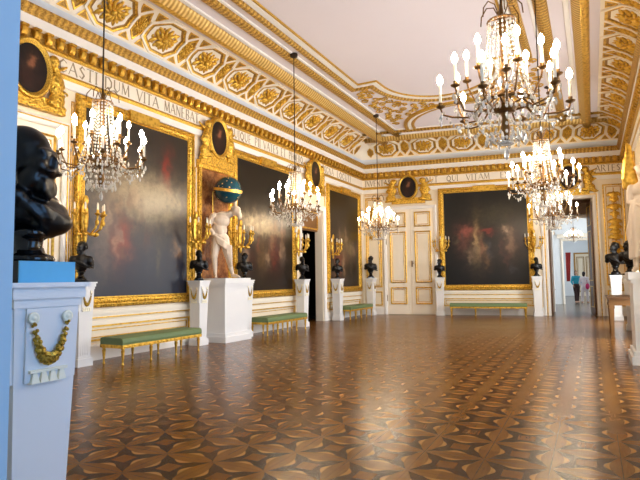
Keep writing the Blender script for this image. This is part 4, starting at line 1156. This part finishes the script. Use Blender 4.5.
    for k in range(12):
        a0 = 2 * PI * (k // 2) / 6 + (-.14 if k % 2 == 0 else .2); R_ = .66 if k % 2 == 0 else .56; z1 = .60 if k % 2 == 0 else .78
        for da in (-.09, 0, .09): spots.append((R_ * math.cos(a0 + da), R_ * math.sin(a0 + da), z1 - .09 - (.06 if da == 0 else 0), 1.0))
        spots.append(((.3 + R_) / 2 * math.cos(a0), (.3 + R_) / 2 * math.sin(a0), .38, 1.0))
    for k in range(12): a = 2 * PI * k / 12; spots.append((.2 * math.cos(a), .2 * math.sin(a), .24, 1.2))
    for k in range(8): a = 2 * PI * k / 8; spots.append((.15 * math.cos(a), .15 * math.sin(a), 1.42, .9))
    spots.append((0, 0, .12, 1.8))
    for p in spots[:99]:
        if dr is None: dr = mb.build('crystal_drop', 'crystal', t); o = dr
        else: o = dr.copy(); COL.objects.link(o)
        o.location = p[:3]; o.scale = (p[3] * .72,) * 3
    return t
ch0 = make_chandelier()
cl = [('crystal chandelier at far left, in front of the nearest painting', -6.43, 5.47, .5), ('crystal chandelier hanging before the middle painting and dark doorway', -6.42, 11.25, .1), ('smallest crystal chandelier on the left, hanging near the far left corner', -6.42, 16.95, .5),
      ('largest crystal chandelier, hanging nearest at upper right', -.74, 5.75, .5), ('middle crystal chandelier of the right row, before the far painting edge', -.79, 11.25, .0), ('farthest crystal chandelier of the right row, in front of the open doorway', -.95, 16.95, .4)]
for i, (lab, x, y, rz) in enumerate(cl):
    o = ch0 if i == 0 else copy_tree(ch0)
    o.location = (x, y, (2.68, 2.62, 2.63, 2.70, 2.68, 2.68)[i]); o.rotation_euler = (0, 0, rz); o['label'] = lab; o['group'] = 'crystal chandeliers in two rows'

# ---------------- console table near the right edge
t = thing('console_table', 'gilt console table with pale top at the right wall', 'table', (0.70, 15.2, 0), 0)
mb = MB(); mb.box(-.42, .40, -.95, .95, .93, .98); mb.build('table_top', 'brownwood', t)
mb = MB(); mb.box(-.38, .38, -.9, .9, .79, .93); mb.build('apron', 'tan', t)
for x in (-.33, .33):
    for y in (-.85, .85):
        mb = MB(); mb.taper(.028, .028, .05, .05, .06, .74, x, y); mb.box(x - .06, x + .06, y - .06, y + .06, .72, .79); mb.box(x - .04, x + .04, y - .04, y + .04, 0, .06); mb.build('leg', 'tan', t)

# ---------------- next rooms seen through the doorway

yl = COR[1] - .1; yr = RC[1] + .1
m = MB(); m.add([(XL - 1, yl, 0), (XR + .8, yr, 0), (2.6, 46, 0), (-6, 46, 0), (XL - 1, yl, -.2), (XR + .8, yr, -.2), (2.6, 46, -.2), (-6, 46, -.2)], [(0, 1, 2, 3), (7, 6, 5, 4), (0, 4, 5, 1), (1, 5, 6, 2), (2, 6, 7, 3), (3, 7, 4, 0)])
struct(m, 'floor_next_rooms', 'floor2')
mb = MB(); mb.box(-1.62, -1.50, 22.5, 24.4, 0, 4.6); mb.box(.17, .3, 22.7, 24.4, 0, 4.6); mb.box(-1.6, .3, 22.6, 24.4, 4.5, 4.6)
o = struct(mb, 'wall_passage', 'tan')
mb = MB(); mb.box(-4.4, -1.45, 24.4, 24.6, 0, 5); mb.box(-.02, 2.3, 24.4, 24.6, 0, 5); mb.box(-1.45, -.02, 24.4, 24.6, 3.9, 5); struct(mb, 'wall_passage_end', 'tan')
mb = MB(); mould(mb, [(-1.58, 0), (-1.58, 4.02), (.06, 4.02), (.06, 0)], [(0, 0), (0, .05), (-.05, .08), (-.13, .05), (-.14, -.2)], closed=False); o = struct(mb, 'door_5', 'white'); o.location = (0, 24.4, 0)
mb = MB(); mb.box(-4.4, -4.2, 24.6, 31, 0, 5); mb.box(2.1, 2.3, 24.6, 26, 0, 5); mb.box(2.1, 2.3, 29, 31, 0, 5); mb.box(2.1, 2.3, 26, 29, 0, .5); mb.box(2.1, 2.3, 26, 29, 4.2, 5); mb.box(-4.4, 2.3, 24.6, 31, 5, 5.1)
mb.box(-4.4, -1.35, 31, 31.3, 0, 5); mb.box(.05, 2.3, 31, 31.3, 0, 5); mb.box(-1.35, .05, 31, 31.3, 3.35, 5)
struct(mb, 'wall_second_room', 'bluewhite')
mb = MB(); mould(mb, [(-1.45, 0), (-1.45, 3.45), (.15, 3.45), (.15, 0)], [(0, 0), (0, .05), (-.05, .08), (-.10, .05), (-.11, -.2)], closed=False); mb.box(-1.6, .3, -.12, 0, 3.5, 3.7); o = struct(mb, 'door_6', 'fascia'); o.location = (0, 31, 0)
mb = MB(); mb.box(-3.2, -3, 31.3, 44, 0, 4.6); mb.box(2.1, 2.3, 31.3, 35, 0, 4.6); mb.box(2.1, 2.3, 39, 44, 0, 4.6); mb.box(2.1, 2.3, 35, 39, 3.8, 4.6); mb.box(-3.2, 2.3, 31.3, 44, 4.6, 4.7); mb.box(-3.2, 2.3, 44, 44.2, 0, 4.6)
struct(mb, 'wall_third_room', 'bluewhite')
mb = MB(); mb.box(-1.1, .2, -.03, 0, 0, 3.1); o = struct(mb, 'door_7', 'cream'); o.location = (0, 44, 0)
g = MB(); mould(g, [(-1.2, 0), (-1.2, 3.2), (.3, 3.2), (.3, 0)], [(0, 0), (0, .05), (-.1, .05), (-.1, 0)], closed=False, uv=False)
for x0, x1 in ((-1.02, -.5), (-.4, .12)): leaf_panels(g, x0, x1, [(.3, 1.0), (1.2, 2.9)], .05)
gg = g.build('door_moulding', 'goldflat', o); gg.location = (0, -.03, 0)
# red curtain, console with vase, small chandelier
mb = MB()
for k in range(5): mb.tube([(-1.22 + k * .05, 31.5 + .04 * (k % 2), 2.75), (-1.22 + k * .03, 31.5 + .04 * (k % 2), 1.2)], .03, 8)
tag(mb.build('curtain', 'red', None, smooth=True), 'narrow red curtain beside the farthest doorway', 'curtain')
t = thing('side_table', 'small gilt side table against the pale wall of the next room', 'table', (-1.95, 27.2, 0))
mb = MB(); mb.box(-.35, .35, -.6, .6, .82, .88); mb.build('table_top', 'maroon', t)
for x in (-.28, .28):
    for y in (-.5, .5):
        mb = MB(); mb.taper(.025, .025, .045, .045, 0, .82, x, y); mb.build('leg', 'tan', t)
t = thing('vase', 'dark two-handled vase on the small table of the next room', 'vase', (-1.85, 27.0, .88))
mb = MB(); mb.lathe([(.09, 0), (.09, .03), (.04, .08), (.05, .14), (.15, .3), (.16, .42), (.08, .52), (.07, .6), (.11, .66)], 16); mb.build('body', 'bronze', t, smooth=True)
for sg in (-1, 1): mb = MB(); mb.tube([(sg * .12, 0, .3), (sg * .2, 0, .42), (sg * .17, 0, .55), (sg * .08, 0, .56)], .014, 6); mb.build('handle', 'bronze', t)
o = copy_tree(ch0); o.location = (-.72, 28.0, 3.05); o.scale = (.6, .6, .45); o['label'] = 'small distant chandelier inside the room beyond the doorway'; del o['group']

# ---------------- the two visitors
def person(label, x, y, rz, h, top, legs, hair_up=True, bag=None, side=1):
    t = thing('person', label, 'person', (x, y, 0), rz); k = h / 1.75
    b = MB(); S = lambda *p: tuple(v * k for v in p)
    for sg, st_ in ((-1, -.12), (1, .12)):
        cap(b, S(sg * .09, 0, .88), .085 * k, S(sg * .10, st_ * .7 - .02, .48), .06 * k); cap(b, S(sg * .10, st_ * .7 - .02, .48), .058 * k, S(sg * .10, st_ + .02, .09), .038 * k)
        cap(b, S(sg * .10, st_ + .03, .045), .04 * k, S(sg * .11, st_ - .13, .035), .03 * k)
        cap(b, S(sg * .18, 0, 1.40), .05 * k, S(sg * .24, .03, 1.13), .04 * k); cap(b, S(sg * .24, .03, 1.13), .038 * k, S(sg * .2, -.12, .95), .028 * k)
        hand(b, S(sg * .2, -.13, .93), (0, -.4, -1), (sg, 0, 0), .8 * k)
    b.ell(S(0, 0, .95), (.15 * k, .11 * k, .12 * k)); b.ell(S(0, 0, 1.15), (.13 * k, .10 * k, .16 * k)); b.ell(S(0, 0, 1.34), (.17 * k, .11 * k, .13 * k))
    cap(b, S(0, 0, 1.42), .05 * k, S(0, -.01, 1.53), .045 * k)
    b.ell(S(0, -.01, 1.63), (.075 * k, .09 * k, .11 * k), 14, 10); b.ell(S(0, -.10, 1.61), (.012 * k, .02 * k, .025 * k), 8, 5)
    for sg in (-1, 1): b.ell(S(sg * .075, 0, 1.62), (.01 * k, .02 * k, .03 * k), 6, 5)
    sculpt(b, 'body', 'skin', t, .012, 1)
    b = MB(); b.ell(S(0, 0, 1.16), (.16 * k, .125 * k, .22 * k)); b.ell(S(0, 0, 1.36), (.19 * k, .125 * k, .13 * k))
    for sg in (-1, 1): cap(b, S(sg * .18, 0, 1.40), .065 * k, S(sg * .245, .03, 1.13), .055 * k); cap(b, S(sg * .245, .03, 1.13), .055 * k, S(sg * .215, -.08, 1.0), .045 * k)
    sculpt(b, 'jacket', top, t, .014, 2)
    b = MB(); b.ell(S(0, 0, .95), (.165 * k, .125 * k, .12 * k))
    for sg, st_ in ((-1, -.12), (1, .12)): cap(b, S(sg * .09, 0, .88), .10 * k, S(sg * .10, st_ * .7 - .02, .48), .078 * k); cap(b, S(sg * .10, st_ * .7 - .02, .48), .078 * k, S(sg * .10, st_ + .02, .12), .06 * k)
    sculpt(b, 'trousers', legs, t, .014, 2)
    b = MB(); b.ell(S(0, .025, 1.66), (.088 * k, .09 * k, .10 * k), 14, 10); b.ell(S(0, .05, 1.58), (.08 * k, .06 * k, .12 * k)); sculpt(b, 'hair', 'hair', t, .012, 1)
    if bag:
        b = MB(); b.ell(S(.2 * side, .06, .92), (.09 * k, .16 * k, .17 * k)); b.tube([S(.2 * side, .05, 1.05), S(.1 * side, .02, 1.45), S(-.02, -.1, 1.3)], .014 * k, 6); sculpt(b, 'shoulder_bag', bag, t, .014, 1)
person('person in a turquoise jacket and dark trousers walking in the next room', -.83, 33.2, .4, 1.78, 'teal', 'trouser')
person('person in pale clothes with a pink bag beside the turquoise jacket', -.42, 32.8, 2.7, 1.72, 'whitecloth', 'whitecloth', bag='pink', side=-1)

# ---------------- light
def area(name, loc, rot, sx, sy, power, col):
    l = bpy.data.lights.new(name, 'AREA'); l.shape = 'RECTANGLE'; l.size = sx; l.size_y = sy; l.energy = power; l.color = col
    o = bpy.data.objects.new(name, l); COL.objects.link(o); o.location = loc; o.rotation_euler = rot; return o
for i, (a, b) in enumerate(WY):
    area('daylight_window', (XR + .75, (a + b) / 2, 2.7), (0, PI / 2 - .12, 0), 4.6, b - a, SUNW * (1.0 if i else NEARW), (.16, .46, 1.0) if i == 0 else (.86, .93, 1.0))
area('daylight_window', (2.6, 27.5, 2.4), (0, PI / 2, 0), 3.6, 3, 300, (.9, .95, 1.0))
area('daylight_window', (2.6, 37, 2.0), (0, PI / 2, 0), 3.6, 4, 380, (.95, .97, 1.0))
# daylight from the room the photographer stands in
area('daylight_behind', (-.2, -3.0, 2.4), (PI / 2, 0, 0), 4, 3.6, BEH, (.5, .72, 1.0))
w = bpy.data.worlds.new('World'); bpy.context.scene.world = w; w.use_nodes = True
w.node_tree.nodes['Background'].inputs[0].default_value = (.62, .80, 1.0, 1); w.node_tree.nodes['Background'].inputs[1].default_value = WORLD

# ---------------- camera
cam = bpy.data.cameras.new('Camera'); co = bpy.data.objects.new('Camera', cam); COL.objects.link(co)
r, u, f = Vector((0.88995291, 0.45586901, -0.01293333)), Vector((0.04485197, -0.05926831, 0.99723396)), Vector((-0.45384152, 0.88807135, 0.07319262))
M_ = Matrix((r, u, -f)).transposed().to_4x4(); M_.translation = (0, 0, 1.5)
co.matrix_world = M_; cam.sensor_width = 36; cam.lens = 36 * 530.89 / 640; cam.clip_start = .05; cam.clip_end = 200
bpy.context.scene.camera = co
vs = bpy.context.scene.view_settings
vs.view_transform = 'Standard'; vs.look = 'None'; vs.exposure = EXPO; vs.gamma = 1
vs.use_curve_mapping = False
